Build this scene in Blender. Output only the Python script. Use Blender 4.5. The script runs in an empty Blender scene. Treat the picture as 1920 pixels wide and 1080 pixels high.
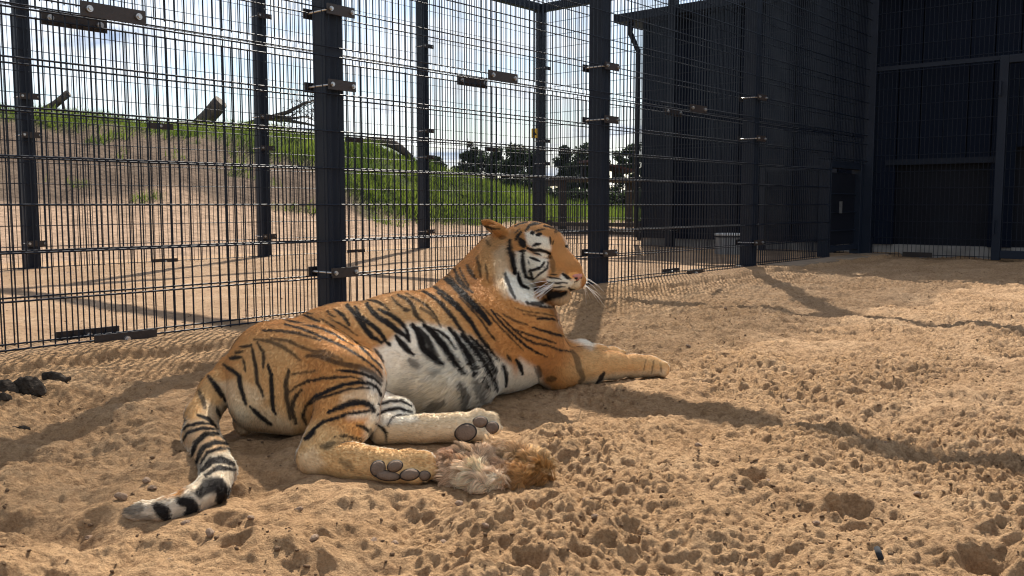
import bpy, math, random
import numpy as np
from mathutils import Vector

# ------------------------------------------------------------------ camera, sky, sun, exposure
SC = bpy.context.scene
COL = SC.collection
F_PX, W_PX, H_PX = 1690.0, 1920.0, 1080.0
CAM_Z = 0.65
PITCH = math.atan((540.0 - 384.0) / F_PX)          # horizon at row 384
cam_d = bpy.data.cameras.new('camera')
cam_d.sensor_width = 36.0
cam_d.lens = 36.0 * F_PX / W_PX
cam_d.clip_start = 0.05
cam_d.clip_end = 2000.0
cam = bpy.data.objects.new('camera', cam_d)
cam.location = (0, 0, CAM_Z)
cam.rotation_euler = (math.pi / 2 - PITCH, 0, 0)
COL.objects.link(cam)
SC.camera = cam

SUN_EL, SUN_AZ = math.radians(43.5), math.radians(7.0)      # azimuth: to the right of straight ahead
world = bpy.data.worlds.new('World')
SC.world = world
world.use_nodes = True
wn, wl = world.node_tree.nodes, world.node_tree.links
wn.clear()
w_out = wn.new('ShaderNodeOutputWorld')
w_bg = wn.new('ShaderNodeBackground')
w_bg.inputs['Strength'].default_value = 0.080
w_sky = wn.new('ShaderNodeTexSky')
w_sky.sky_type = 'NISHITA'
w_sky.sun_disc = False
w_sky.sun_elevation = SUN_EL
w_sky.sun_rotation = SUN_AZ
w_sky.air_density = 1.0
w_sky.dust_density = 0.6
w_tc = wn.new('ShaderNodeTexCoord')
w_sep = wn.new('ShaderNodeSeparateXYZ')
wl.new(w_tc.outputs['Generated'], w_sep.inputs[0])
def wmath(op, a, b):
    n = wn.new('ShaderNodeMath'); n.operation = op
    for i, v in enumerate((a, b)):
        if isinstance(v, (int, float)): n.inputs[i].default_value = v
        else: wl.new(v, n.inputs[i])
    return n.outputs[0]
zz = wmath('ADD', wmath('MAXIMUM', w_sep.outputs[2], 0.0), 0.10)
w_comb = wn.new('ShaderNodeCombineXYZ')
wl.new(wmath('DIVIDE', w_sep.outputs[0], zz), w_comb.inputs[0])
wl.new(wmath('DIVIDE', w_sep.outputs[1], zz), w_comb.inputs[1])
w_noise = wn.new('ShaderNodeTexNoise')
w_noise.inputs['Scale'].default_value = 1.05
w_noise.inputs['Detail'].default_value = 9.0
w_noise.inputs['Roughness'].default_value = 0.56
w_noise.inputs['Distortion'].default_value = 0.25
wl.new(w_comb.outputs[0], w_noise.inputs['Vector'])
w_ramp = wn.new('ShaderNodeValToRGB')
w_ramp.color_ramp.elements[0].position = 0.41
w_ramp.color_ramp.elements[0].color = (0, 0, 0, 1)
w_ramp.color_ramp.elements[1].position = 0.60
w_ramp.color_ramp.elements[1].color = (1, 1, 1, 1)
wl.new(w_noise.outputs['Fac'], w_ramp.inputs[0])
# clouds are bright at their rims and bluish grey in their thick middle
w_body = wn.new('ShaderNodeValToRGB')
e = w_body.color_ramp.elements
e[0].position = 0.42; e[0].color = (8.0, 8.3, 8.9, 1)
e[1].position = 0.68; e[1].color = (3.2, 4.0, 5.6, 1)
m_ = w_body.color_ramp.elements.new(0.55); m_.color = (8.8, 9.0, 9.4, 1)
wl.new(w_noise.outputs['Fac'], w_body.inputs[0])
w_mix = wn.new('ShaderNodeMix'); w_mix.data_type = 'RGBA'
wl.new(wmath('MULTIPLY', w_ramp.outputs[0], 0.9), w_mix.inputs['Factor'])
wl.new(w_sky.outputs[0], w_mix.inputs['A'])
wl.new(w_body.outputs[0], w_mix.inputs['B'])
wl.new(w_mix.outputs['Result'], w_bg.inputs['Color'])
wl.new(w_bg.outputs[0], w_out.inputs[0])

sun_d = bpy.data.lights.new('sun', 'SUN')
sun_d.energy = 5.0
sun_d.angle = math.radians(0.53)
sun_d.color = (1.0, 0.93, 0.82)
sun = bpy.data.objects.new('sun', sun_d)
_sdir = Vector((math.sin(SUN_AZ) * math.cos(SUN_EL), math.cos(SUN_AZ) * math.cos(SUN_EL), math.sin(SUN_EL)))
sun.rotation_euler = _sdir.to_track_quat('Z', 'Y').to_euler()
sun.location = (3, 12, 14)
COL.objects.link(sun)

SC.view_settings.view_transform = 'Standard'
SC.view_settings.look = 'None'
SC.view_settings.gamma = 1.0
SC.view_settings.use_curve_mapping = False
SC.view_settings.exposure = 0.94
SC.render.engine = 'CYCLES'
SC.cycles.use_denoising = True
SC.cycles.max_bounces = 6
SC.cycles.diffuse_bounces = 3
SC.cycles.transparent_max_bounces = 8
SC.cycles.pixel_filter_type = 'BLACKMAN_HARRIS'
SC.cycles.filter_width = 1.15
SC.render.hair_type = 'STRIP'

RNG = np.random.default_rng(11)

# ------------------------------------------------------------------ helpers
SP, CP = math.sin(PITCH), math.cos(PITCH)
def at(px, py, Y):
    """a pixel of the photograph at the distance Y ahead -> a point in the place"""
    a, b = (px - 960.0) / F_PX, (540.0 - py) / F_PX
    dy = CP + SP * b
    k = Y / dy
    return np.array([a * k, Y, CAM_Z + (CP * b - SP) * k])
def on_ground(px, py, z=0.0):
    a, b = (px - 960.0) / F_PX, (540.0 - py) / F_PX
    dz = CP * b - SP
    k = (z - CAM_Z) / dz
    return np.array([a * k, (CP + SP * b) * k, z])
def to_px(P):
    P = np.asarray(P, float)
    y = P[..., 1]; z = P[..., 2] - CAM_Z
    d = y * CP - z * SP
    return 960.0 + F_PX * P[..., 0] / d, 540.0 - F_PX * (y * SP + z * CP) / d, d

# the enclosure's own axes: s along the near fence, v across it (away from the camera), z up
THETA = math.radians(40.5)
ORG = np.array([-2.09, 3.69, 0.0])
U = np.array([math.sin(THETA), math.cos(THETA), 0.0])
V = np.array([-math.cos(THETA), math.sin(THETA), 0.0])
ROT = math.pi / 2 - THETA
def enc(s, v, z=0.0):
    return ORG + s * U + v * V + np.array([0, 0, z])

def perlin(x, y, seed=0):
    r = np.random.default_rng(seed)
    g = r.uniform(0, 2 * np.pi, (256, 256))
    gx, gy = np.cos(g), np.sin(g)
    xi, yi = np.floor(x).astype(int), np.floor(y).astype(int)
    xf, yf = x - xi, y - yi
    u_, v_ = xf * xf * xf * (xf * (xf * 6 - 15) + 10), yf * yf * yf * (yf * (yf * 6 - 15) + 10)
    def d(ix, iy, fx, fy):
        a, b = ix & 255, iy & 255
        return gx[a, b] * fx + gy[a, b] * fy
    n00, n10 = d(xi, yi, xf, yf), d(xi + 1, yi, xf - 1, yf)
    n01, n11 = d(xi, yi + 1, xf, yf - 1), d(xi + 1, yi + 1, xf - 1, yf - 1)
    return (n00 * (1 - u_) + n10 * u_) * (1 - v_) + (n01 * (1 - u_) + n11 * u_) * v_
def fbm(x, y, octs=4, seed=0, gain=0.5):
    t = np.zeros_like(x, dtype=float); a = 1.0
    for k in range(octs):
        t += a * perlin(x * 2 ** k + 17.3 * k, y * 2 ** k - 9.1 * k, seed + k)
        a *= gain
    return t
def sstep(a, b, x):
    t = np.clip((x - a) / (b - a), 0, 1)
    return t * t * (3 - 2 * t)

class MB:
    def __init__(s): s.v, s.f, s.n = [], [], 0
    def add(s, v, f):
        v = np.asarray(v, float).reshape(-1, 3)
        s.v.append(v); s.f += [tuple(i + s.n for i in q) for q in f]; s.n += len(v)
        return s
    def box(s, c, size, rz=0.0, tilt=None):
        h = np.asarray(size, float) / 2
        P = np.array([[x, y, z] for z in (-1, 1) for y in (-1, 1) for x in (-1, 1)], float) * h
        if tilt is not None: P = P @ np.asarray(tilt, float).T
        if rz:
            k, q = math.cos(rz), math.sin(rz)
            P = P @ np.array([[k, q, 0], [-q, k, 0], [0, 0, 1]])
        return s.add(P + np.asarray(c, float), [(0, 2, 3, 1), (4, 5, 7, 6), (0, 1, 5, 4), (2, 6, 7, 3), (0, 4, 6, 2), (1, 3, 7, 5)])
    def tube(s, pts, rad, n=8, cap=True, wob=0.0, seed=0):
        pts = [np.asarray(p, float) for p in pts]
        rad = [rad] * len(pts) if np.isscalar(rad) else list(rad)
        r = np.random.default_rng(seed)
        rings, a0 = [], None
        for i, p in enumerate(pts):
            t = pts[min(i + 1, len(pts) - 1)] - pts[max(i - 1, 0)]
            t = t / (np.linalg.norm(t) + 1e-12)
            if a0 is None:
                a0 = np.cross(t, [0, 0, 1.0])
                if np.linalg.norm(a0) < 1e-3: a0 = np.cross(t, [0, 1.0, 0])
            a0 = a0 - t * (a0 @ t); a0 = a0 / np.linalg.norm(a0)
            b = np.cross(t, a0)
            an = np.arange(n) * 2 * math.pi / n
            rr = rad[i] * (1 + wob * r.uniform(-1, 1, n))
            rings.append(p + (np.cos(an) * rr)[:, None] * a0 + (np.sin(an) * rr)[:, None] * b)
        v = np.concatenate(rings)
        f = [(i * n + j, i * n + (j + 1) % n, (i + 1) * n + (j + 1) % n, (i + 1) * n + j) for i in range(len(pts) - 1) for j in range(n)]
        if cap:
            f.append(tuple(range(n - 1, -1, -1)))
            f.append(tuple((len(pts) - 1) * n + j for j in range(n)))
        return s.add(v, f)
    def lathe(s, c, prof, n=24):
        c = np.asarray(c, float); an = np.arange(n) * 2 * math.pi / n
        v = np.concatenate([np.stack([c[0] + r * np.cos(an), c[1] + r * np.sin(an), np.full(n, c[2] + z)], 1) for r, z in prof])
        f = [(i * n + j, i * n + (j + 1) % n, (i + 1) * n + (j + 1) % n, (i + 1) * n + j) for i in range(len(prof) - 1) for j in range(n)]
        return s.add(v, f)
    def mesh(s, name, smooth=False):
        me = bpy.data.meshes.new(name)
        me.from_pydata(np.concatenate(s.v).tolist(), [], s.f)
        if smooth: me.polygons.foreach_set('use_smooth', [True] * len(me.polygons))
        me.update()
        return me
    def build(s, name, mat, parent=None, smooth=False, loc=None, bevel=0.0):
        return link(name, s.mesh(name, smooth), mat, parent, loc, bevel)

def link(name, me, mat, parent=None, loc=None, bevel=0.0):
    o = bpy.data.objects.new(name, me)
    if mat is not None and not me.materials: me.materials.append(mat)
    COL.objects.link(o)
    if parent is not None: o.parent = parent
    if loc is not None: o.location = loc
    if bevel:
        b = o.modifiers.new('bevel', 'BEVEL'); b.width = bevel; b.segments = 2; b.limit_method = 'ANGLE'
    return o
def big_mesh(name, v, quads, mat, smooth=True, tris=False):
    """numpy arrays -> one mesh, quickly"""
    me = bpy.data.meshes.new(name)
    v = np.ascontiguousarray(v, np.float32); q = np.ascontiguousarray(quads, np.int32)
    k = q.shape[1]
    me.vertices.add(len(v)); me.vertices.foreach_set('co', v.ravel())
    me.loops.add(q.size); me.loops.foreach_set('vertex_index', q.ravel())
    me.polygons.add(len(q)); me.polygons.foreach_set('loop_start', np.arange(0, q.size, k, dtype=np.int32))
    if smooth: me.polygons.foreach_set('use_smooth', np.ones(len(q), bool))
    me.update(calc_edges=True)
    if mat is not None: me.materials.append(mat)
    return me
def vcol(me, name, rgb):
    a = me.attributes.new(name, 'FLOAT_COLOR', 'POINT')
    c = np.ones((len(rgb), 4), np.float32); c[:, :3] = rgb
    a.data.foreach_set('color', c.ravel())
def tag(o, label=None, cat=None, group=None, kind=None):
    if label: o['label'] = label
    if cat: o['category'] = cat
    if group: o['group'] = group
    if kind: o['kind'] = kind
    return o
def thing(name, label, cat, loc, rz=0.0, group=None):
    o = bpy.data.objects.new(name, None); COL.objects.link(o)
    o.empty_display_size = 0.1
    o.location = loc; o.rotation_euler = (0, 0, rz)
    return tag(o, label, cat, group)
def copy_obj(o, parent=None, loc=None):
    c = o.copy(); COL.objects.link(c)
    if parent is not None: c.parent = parent
    if loc is not None: c.location = loc
    return c

def nodes_of(m):
    m.use_nodes = True
    return m.node_tree.nodes, m.node_tree.links
def mat(name, c1, c2=None, scale=6.0, rough=0.6, bump=0.0, bscale=40.0, metal=0.0, spec=0.5, detail=5.0, coord='Object', sss=None, stretch=None):
    m = bpy.data.materials.new(name)
    n, l = nodes_of(m)
    p = n['Principled BSDF']
    p.inputs['Roughness'].default_value = rough
    p.inputs['Metallic'].default_value = metal
    p.inputs['Specular IOR Level'].default_value = spec
    tc = n.new('ShaderNodeTexCoord')
    src = tc.outputs[coord]
    if stretch:
        mp = n.new('ShaderNodeMapping'); mp.inputs['Scale'].default_value = stretch
        l.new(src, mp.inputs[0]); src = mp.outputs[0]
    if c2 is None:
        p.inputs['Base Color'].default_value = (*c1, 1)
    else:
        t = n.new('ShaderNodeTexNoise'); t.inputs['Scale'].default_value = scale; t.inputs['Detail'].default_value = detail
        l.new(src, t.inputs['Vector'])
        r = n.new('ShaderNodeValToRGB')
        r.color_ramp.elements[0].position = 0.32; r.color_ramp.elements[0].color = (*c1, 1)
        r.color_ramp.elements[1].position = 0.68; r.color_ramp.elements[1].color = (*c2, 1)
        l.new(t.outputs['Fac'], r.inputs[0]); l.new(r.outputs[0], p.inputs['Base Color'])
    if bump:
        t2 = n.new('ShaderNodeTexNoise'); t2.inputs['Scale'].default_value = bscale; t2.inputs['Detail'].default_value = 6.0
        l.new(src, t2.inputs['Vector'])
        b = n.new('ShaderNodeBump'); b.inputs['Strength'].default_value = bump; b.inputs['Distance'].default_value = 0.02
        l.new(t2.outputs['Fac'], b.inputs['Height']); l.new(b.outputs[0], p.inputs['Normal'])
    return m

M = {}
M['paint'] = mat('anthracite_paint', (0.0062, 0.0105, 0.0200), (0.0090, 0.0145, 0.0265), 3.0, 0.55, 0.04, 60, spec=0.28)
M['wire'] = mat('coated_wire', (0.0020, 0.0052, 0.0130), (0.0032, 0.0078, 0.0180), 9.0, 0.40, spec=0.27)
M['clamp'] = mat('brown_steel', (0.016, 0.011, 0.009), (0.026, 0.016, 0.012), 25.0, 0.5, 0.1, 80)
M['zinc'] = mat('zinc', (0.55, 0.55, 0.54), (0.40, 0.40, 0.40), 40.0, 0.35, metal=0.9)
M['clad'] = mat('cladding', (0.0035, 0.0068, 0.0160), (0.0055, 0.0100, 0.0225), 2.2, 0.7, 0.05, 30, spec=0.12, stretch=(1, 1, 0.15))
M['dark_panel'] = mat('dark_panel', (0.004, 0.005, 0.010), (0.006, 0.008, 0.014), 2.5, 0.6, spec=0.25)
M['concrete'] = mat('concrete', (0.22, 0.20, 0.18), (0.32, 0.30, 0.27), 7.0, 0.9, 0.3, 60)
M['kerb'] = mat('kerb', (0.19, 0.135, 0.085), (0.28, 0.20, 0.13), 5.0, 0.95, 0.4, 60)
M['wood'] = mat('weathered_wood', (0.10, 0.075, 0.055), (0.20, 0.16, 0.12), 5.0, 0.9, 0.5, 30, stretch=(1, 1, 6))
M['dark_wood'] = mat('dark_wood', (0.030, 0.024, 0.019), (0.060, 0.048, 0.038), 5.0, 0.9, 0.5, 30, stretch=(1, 1, 6))  # wood darkened to put the platform's shaded side into its colour
M['bark'] = mat('bark', (0.055, 0.042, 0.032), (0.11, 0.085, 0.065), 8.0, 0.95, 0.6, 25)
M['dung'] = mat('dung', (0.020, 0.015, 0.011), (0.060, 0.046, 0.034), 22.0, 0.95, 0.9, 60, spec=0.1)
M['stone'] = mat('stone', (0.16, 0.10, 0.06), (0.28, 0.18, 0.11), 14.0, 0.9, 0.3, 90)

def sand_mat(name, c1, c2, c3, tint=False):
    m = bpy.data.materials.new(name); n, l = nodes_of(m)
    p = n['Principled BSDF']; p.inputs['Roughness'].default_value = 0.95; p.inputs['Specular IOR Level'].default_value = 0.15
    g = n.new('ShaderNodeNewGeometry')
    def noise(sc, det=6.0, ro=0.6):
        t = n.new('ShaderNodeTexNoise'); t.inputs['Scale'].default_value = sc; t.inputs['Detail'].default_value = det; t.inputs['Roughness'].default_value = ro
        l.new(g.outputs['Position'], t.inputs['Vector']); return t.outputs['Fac']
    r = n.new('ShaderNodeValToRGB'); e = r.color_ramp.elements
    e[0].position = 0.30; e[0].color = (*c1, 1); e[1].position = 0.70; e[1].color = (*c3, 1)
    k = e.new(0.5); k.color = (*c2, 1)
    l.new(noise(2.6, 8.0, 0.65), r.inputs[0])
    # single grains, darker and paler
    r2 = n.new('ShaderNodeValToRGB'); e = r2.color_ramp.elements
    e[0].position = 0.30; e[0].color = (0.62, 0.58, 0.55, 1); e[1].position = 0.62; e[1].color = (1.1, 1.1, 1.1, 1)
    l.new(noise(170.0, 4.0, 0.7), r2.inputs[0])
    mx = n.new('ShaderNodeMix'); mx.data_type = 'RGBA'; mx.blend_type = 'MULTIPLY'; mx.inputs['Factor'].default_value = 0.75
    l.new(r.outputs[0], mx.inputs['A']); l.new(r2.outputs[0], mx.inputs['B'])
    r4 = n.new('ShaderNodeValToRGB'); e = r4.color_ramp.elements      # dark crumbs plus small shadows between clumps, put into the colour
    e[0].position = 0.36; e[0].color = (0.66, 0.62, 0.60, 1); e[1].position = 0.52; e[1].color = (1.06, 1.06, 1.06, 1)
    l.new(noise(34.0, 5.0, 0.7), r4.inputs[0])
    m4 = n.new('ShaderNodeMix'); m4.data_type = 'RGBA'; m4.blend_type = 'MULTIPLY'; m4.inputs['Factor'].default_value = 0.8
    l.new(mx.outputs['Result'], m4.inputs['A']); l.new(r4.outputs[0], m4.inputs['B']); mx = m4
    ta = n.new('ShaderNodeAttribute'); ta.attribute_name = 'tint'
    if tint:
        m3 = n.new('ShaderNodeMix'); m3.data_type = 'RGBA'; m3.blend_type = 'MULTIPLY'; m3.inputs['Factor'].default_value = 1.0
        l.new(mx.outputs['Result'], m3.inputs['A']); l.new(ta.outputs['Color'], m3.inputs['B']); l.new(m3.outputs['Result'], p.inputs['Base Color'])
    else:
        l.new(mx.outputs['Result'], p.inputs['Base Color'])
    b1 = n.new('ShaderNodeBump'); b1.inputs['Strength'].default_value = 0.9; b1.inputs['Distance'].default_value = 0.034
    l.new(noise(48.0, 7.0, 0.7), b1.inputs['Height'])
    b2 = n.new('ShaderNodeBump'); b2.inputs['Strength'].default_value = 0.45; b2.inputs['Distance'].default_value = 0.003
    l.new(noise(240.0, 3.0, 0.6), b2.inputs['Height']); l.new(b1.outputs[0], b2.inputs['Normal']); l.new(b2.outputs[0], p.inputs['Normal'])
    return m
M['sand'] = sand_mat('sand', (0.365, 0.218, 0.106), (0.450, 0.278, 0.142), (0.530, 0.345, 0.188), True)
M['sand_far'] = sand_mat('sand_far', (0.30, 0.20, 0.13), (0.40, 0.28, 0.19), (0.48, 0.35, 0.24))

# ------------------------------------------------------------------ ground
LEDGE_V = -0.33
BACK_V = 5.2
tiger_hollows = []     # (x, y, r, depth)
def sand_height(X, Y):
    """height of the sand over the plan; footprints and lumps are stamped on top"""
    s = (X - ORG[0]) * U[0] + (Y - ORG[1]) * U[1]
    v = (X - ORG[0]) * V[0] + (Y - ORG[1]) * V[1]
    wob = 0.03 * perlin(s * 1.7, v * 0.2, 5) + 0.012 * perlin(s * 7, v * 2, 6)
    ledge = sstep(LEDGE_V - 0.022, LEDGE_V + 0.012, v + wob)
    inside = 1 - sstep(-0.6, 0.1, v)
    rough = 0.35 + 0.65 * sstep(-0.7, 0.5, X + 0.12 * (Y - 2.5))      # trampled to the right, drifted smooth to the left
    h = 0.034 * fbm(X * 0.9, Y * 0.9, 2, 21) + 0.030 * fbm(X * 2.4, Y * 3.1, 3, 31)
    # drifted ripples on the left
    rip = np.abs(perlin(X * 2.3 + 0.4 * Y, Y * 4.2, 41))
    rip2 = np.abs(perlin(X * 4.1 - 0.8 * Y + 3, Y * 7.5, 43))
    h += (0.040 * (0.35 - np.sqrt(rip + 0.002)) + 0.016 * (0.35 - np.sqrt(rip2 + 0.003))) * (1 - rough) * 1.25
    n2 = fbm(X * 9, Y * 9, 3, 51)
    n3 = np.abs(fbm(X * 19, Y * 19, 2, 61))
    h += rough * (0.007 * n2 - 0.007 * n3 + 0.003) + (1 - rough) * 0.0035 * n2
    # crumbled, steep-edged clumps
    patchy = sstep(-0.25, 0.25, fbm(X * 1.3, Y * 1.3, 2, 73))
    cr = 0.0045 * sstep(-0.10, 0.10, fbm(X * 9, Y * 12, 2, 75)) + 0.0052 * sstep(-0.12, 0.12, fbm(X * 24, Y * 29, 2, 77)) + 0.0120 * sstep(-0.12, 0.12, perlin(X * 40, Y * 44, 79)) + 0.0085 * perlin(X * 76, Y * 83, 80)
    h += 1.12 * (cr - 0.009) * (0.15 + 0.85 * rough) * (0.45 + 0.55 * patchy)
    h += (1.0 - 0.58 * rough) * (0.082 * fbm(X * 3.0 + 0.5 * Y, Y * 4.2, 2, 45) + 0.024 * fbm(X * 8.5, Y * 11, 2, 47)) * (1 - 0.85 * sstep(-0.75, -0.35, v))
    h = h * (0.22 + 0.78 * inside) + 0.040 * ledge
    return h, s, v, rough

ys = [0.75]
while ys[-1] < 16.0: ys.append(ys[-1] * 1.0028 + 0.0002)
ys = np.array(ys)
cols = np.linspace(-0.78, 0.80, 900)
GY, GA = np.meshgrid(ys, cols, indexing='ij')
GX = GA * (GY + 0.35)
HZ, GS, GV, RGH = sand_height(GX, GY)
# paw prints and kicked pits, each with a soft rim
prints = []
for k in range(1900):
    y = 1.0 + 9.0 * RNG.random() ** 1.25
    x = RNG.uniform(-0.75, 0.78) * (y + 0.35)
    r_ = 0.010 + 0.034 * RNG.random() ** 2.2
    prints.append((x, y, r_, RNG.uniform(0.35, 0.75) * r_ * 0.5, RNG.uniform(0.6, 1.0), RNG.uniform(0, 3.14)))
for px_, py_, r_, d_ in ((415, 985, 0.048, 0.030), (180, 970, 0.05, 0.024), (440, 1045, 0.030, 0.020), (1180, 1015, 0.026, 0.016), (1000, 965, 0.060, 0.030), (890, 1050, 0.035, 0.022),
                         (985, 1062, 0.042, 0.026), (1410, 905, 0.05, 0.026), (1600, 960, 0.05, 0.028), (1850, 1050, 0.055, 0.032), (700, 925, 0.045, 0.022), (1560, 960, 0.03, 0.02), (760, 945, 0.04, 0.018), (640, 1015, 0.05, 0.02)):
    g = on_ground(px_, py_); prints.append((g[0], g[1], r_, d_, 0.8, 0.5))
for x, y, r_, d_, el, an in prints:
    i0, i1 = np.searchsorted(ys, y - 2.6 * r_), np.searchsorted(ys, y + 2.6 * r_)
    if i1 <= i0: continue
    a0, a1 = (x - 2.6 * r_) / (y + 0.35 - np.sign(x) * 0), (x + 2.6 * r_) / (y + 0.35)
    j0, j1 = np.searchsorted(cols, a0 - 0.03), np.searchsorted(cols, a1 + 0.03)
    sl = (slice(i0, i1), slice(j0, j1))
    dx, dy = GX[sl] - x, GY[sl] - y
    c_, q_ = math.cos(an), math.sin(an)
    uu, vv = (dx * c_ + dy * q_) / r_, (-dx * q_ + dy * c_) / (r_ * el)
    jit = 1 + 0.25 * perlin(GX[sl] * 40, GY[sl] * 40, 81)
    d = np.sqrt(uu * uu + vv * vv) * jit
    amp = np.where(GV[sl] < LEDGE_V - 0.05, 1.0, 0.2) * (0.45 + 0.55 * RGH[sl])
    HZ[sl] += amp * d_ * (-(1 - sstep(0.40, 1.10, d)) + 0.40 * np.exp(-((d - 1.25) / 0.28) ** 2))
# the sand is pressed flat and a little hollow where the animal lies, and piled up along its feet
for px_, py_, r_, d_ in ((600, 800, 0.20, 0.010), (760, 770, 0.2, 0.010), (950, 740, 0.2, 0.008), (1120, 710, 0.14, 0.006), (520, 770, 0.2, 0.010), (700, 850, 0.14, 0.006), (640, 895, 0.10, 0.008), (740, 905, 0.11, 0.010), (810, 895, 0.10, 0.006), (880, 830, 0.13, 0.008), (780, 830, 0.12, 0.006), (930, 900, 0.12, 0.006), (380, 830, 0.09, 0.004), (410, 890, 0.09, 0.006), (370, 950, 0.09, 0.006), (280, 965, 0.10, 0.006), (1220, 700, 0.10, 0.006), (1130, 665, 0.12, 0.006), (450, 800, 0.13, 0.008)):
    g = on_ground(px_, py_)
    d = np.hypot(GX - g[0], GY - g[1]) / r_
    w = np.exp(-d * d)
    HZ = HZ * (1 - 0.75 * w) - d_ * w
quads_i = lambda nr, nc: np.stack([(np.arange(nr - 1)[:, None] * nc + np.arange(nc - 1)).ravel(),
    (np.arange(nr - 1)[:, None] * nc + np.arange(1, nc)).ravel(),
    (np.arange(1, nr)[:, None] * nc + np.arange(1, nc)).ravel(),
    (np.arange(1, nr)[:, None] * nc + np.arange(nc - 1)).ravel()], 1)
sand_me = big_mesh('sand_ground', np.stack([GX, GY, HZ], -1).reshape(-1, 3), quads_i(len(ys), len(cols)), M['sand'])
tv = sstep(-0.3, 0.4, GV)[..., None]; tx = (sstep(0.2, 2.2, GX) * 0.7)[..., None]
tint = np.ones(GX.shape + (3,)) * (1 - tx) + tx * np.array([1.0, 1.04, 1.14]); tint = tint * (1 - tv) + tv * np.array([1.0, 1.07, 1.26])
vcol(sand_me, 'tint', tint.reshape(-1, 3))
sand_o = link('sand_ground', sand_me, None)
tag(sand_o, 'trampled golden sand of the enclosure floor', None, None, 'structure')
def sand_z(x, y):
    i = int(np.clip(np.searchsorted(ys, y), 0, len(ys) - 1)); j = int(np.clip(np.searchsorted(cols, x / (y + 0.35)), 0, len(cols) - 1))
    return float(HZ[i, j])

# wide ground under and around it, to the horizon
gm = bpy.data.materials.new('field'); n, l = nodes_of(gm)
p = n['Principled BSDF']; p.inputs['Roughness'].default_value = 1.0; p.inputs['Specular IOR Level'].default_value = 0.1
g_ = n.new('ShaderNodeNewGeometry'); t_ = n.new('ShaderNodeTexNoise'); t_.inputs['Scale'].default_value = 0.08; t_.inputs['Detail'].default_value = 8
l.new(g_.outputs['Position'], t_.inputs['Vector'])
r_ = n.new('ShaderNodeValToRGB'); r_.color_ramp.elements[0].position = 0.36; r_.color_ramp.elements[0].color = (0.40, 0.26, 0.14, 1)
r_.color_ramp.elements[1].position = 0.46; r_.color_ramp.elements[1].color = (0.055, 0.080, 0.022, 1)
ln_ = n.new('ShaderNodeVectorMath'); ln_.operation = 'LENGTH'; l.new(g_.outputs['Position'], ln_.inputs[0])
mr_ = n.new('ShaderNodeMapRange'); mr_.inputs['From Min'].default_value = 16; mr_.inputs['From Max'].default_value = 24; mr_.inputs['To Min'].default_value = -0.3; mr_.inputs['To Max'].default_value = 0.0
l.new(ln_.outputs['Value'], mr_.inputs['Value'])
ad_ = n.new('ShaderNodeMath'); ad_.operation = 'ADD'; l.new(t_.outputs['Fac'], ad_.inputs[0]); l.new(mr_.outputs[0], ad_.inputs[1])
l.new(ad_.outputs[0], r_.inputs[0]); l.new(r_.outputs[0], p.inputs['Base Color'])
gx_ = np.concatenate([-np.geomspace(900, 3, 24), [0], np.geomspace(3, 900, 24)])
A_, B_ = np.meshgrid(gx_, gx_, indexing='ij')
gz_ = np.full(A_.shape, -0.11)
link('ground', big_mesh('ground', np.stack([A_, B_, gz_], -1).reshape(-1, 3), quads_i(49, 49)[:, ::-1], gm), None)['kind'] = 'structure'

# ------------------------------------------------------------------ the berm beyond the back fence
bc = np.array([-700, -300, 0, 300, 480, 600, 700, 850, 1000, 1110, 1250, 1500], float)
bY0 = np.array([6.0, 7.2, 8.4, 9.7, 10.6, 11.4, 12.2, 13.2, 14.2, 15.0, 16.0, 17.5])
bY1 = np.array([11, 12.5, 14, 14.5, 15.2, 16, 17, 18.5, 19.5, 20, 22, 24])
bz1 = np.array([.62, .66, .68, .64, .56, .47, .38, .20, .24, .30, .12, .02])
bY2 = np.array([18, 19, 20, 20.5, 21, 21.5, 22, 24, 26, 27, 28, 30])
bz2 = np.array([2.70, 2.66, 2.58, 2.38, 2.32, 2.24, 2.00, 1.36, .84, .50, .22, .05])
bth = np.array([.64, .66, .66, .62, .50, .30, .05, .0, .0, .0, .0, .0])
NC, NR = 420, 150
pc = np.linspace(-700, 1500, NC)
ip = lambda a: np.interp(pc, bc, a)
Y0, Y1, Z1, Y2, Z2, TH = ip(bY0), ip(bY1), ip(bz1), ip(bY2), ip(bz2), ip(bth)
q = np.linspace(0, 1, NR)[:, None]
# four stretches of the profile: flat start, sandy rise, bank, back slope
seg = np.clip(q * 4, 0, 4)
YY = np.where(seg < 1, Y0 - 3.0 * (1 - seg) + 0 * seg, np.where(seg < 2, Y0 + (Y1 - Y0) * (seg - 1), np.where(seg < 3, Y1 + (Y2 - Y1) * (seg - 2), Y2 + 9 * (seg - 3))))
sm = lambda t: t * t * (3 - 2 * t)
t2 = np.clip(seg - 1, 0, 1); t3 = np.clip(seg - 2, 0, 1); t4 = np.clip(seg - 3, 0, 1)
ZZ = Z1 * t2 ** 1.5 + (Z2 - Z1) * np.sin(t3 * math.pi / 2) ** 1.1 - (Z2 + 0.3) * sm(t4) * (seg > 3) - 0.11 * (1 - np.clip(seg, 0, 1))
AX = (pc - 960) / 1697.0
XX = AX[None, :] * YY
bump_ = 0.16 * fbm(XX * 0.35, YY * 0.35, 4, 91) + 0.09 * fbm(XX * 2.2, YY * 2.2, 3, 95)
ZZ = ZZ + bump_ * np.clip(seg - 1, 0, 1) * (0.5 + 0.5 * t3)
wgrass = np.where(seg > 2, t3, -0.6 + 0.6 * t2) + 0.16 * fbm(XX * 0.6, YY * 0.6, 3, 97)
GR = sstep(-0.10, 0.14, wgrass - TH[None, :]) * (seg > 1.6)
GR = np.maximum(GR, 0.5 * sstep(0.22, 0.42, fbm(XX * 1.1 + 4, YY * 1.1, 3, 99)) * (seg > 2))
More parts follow.
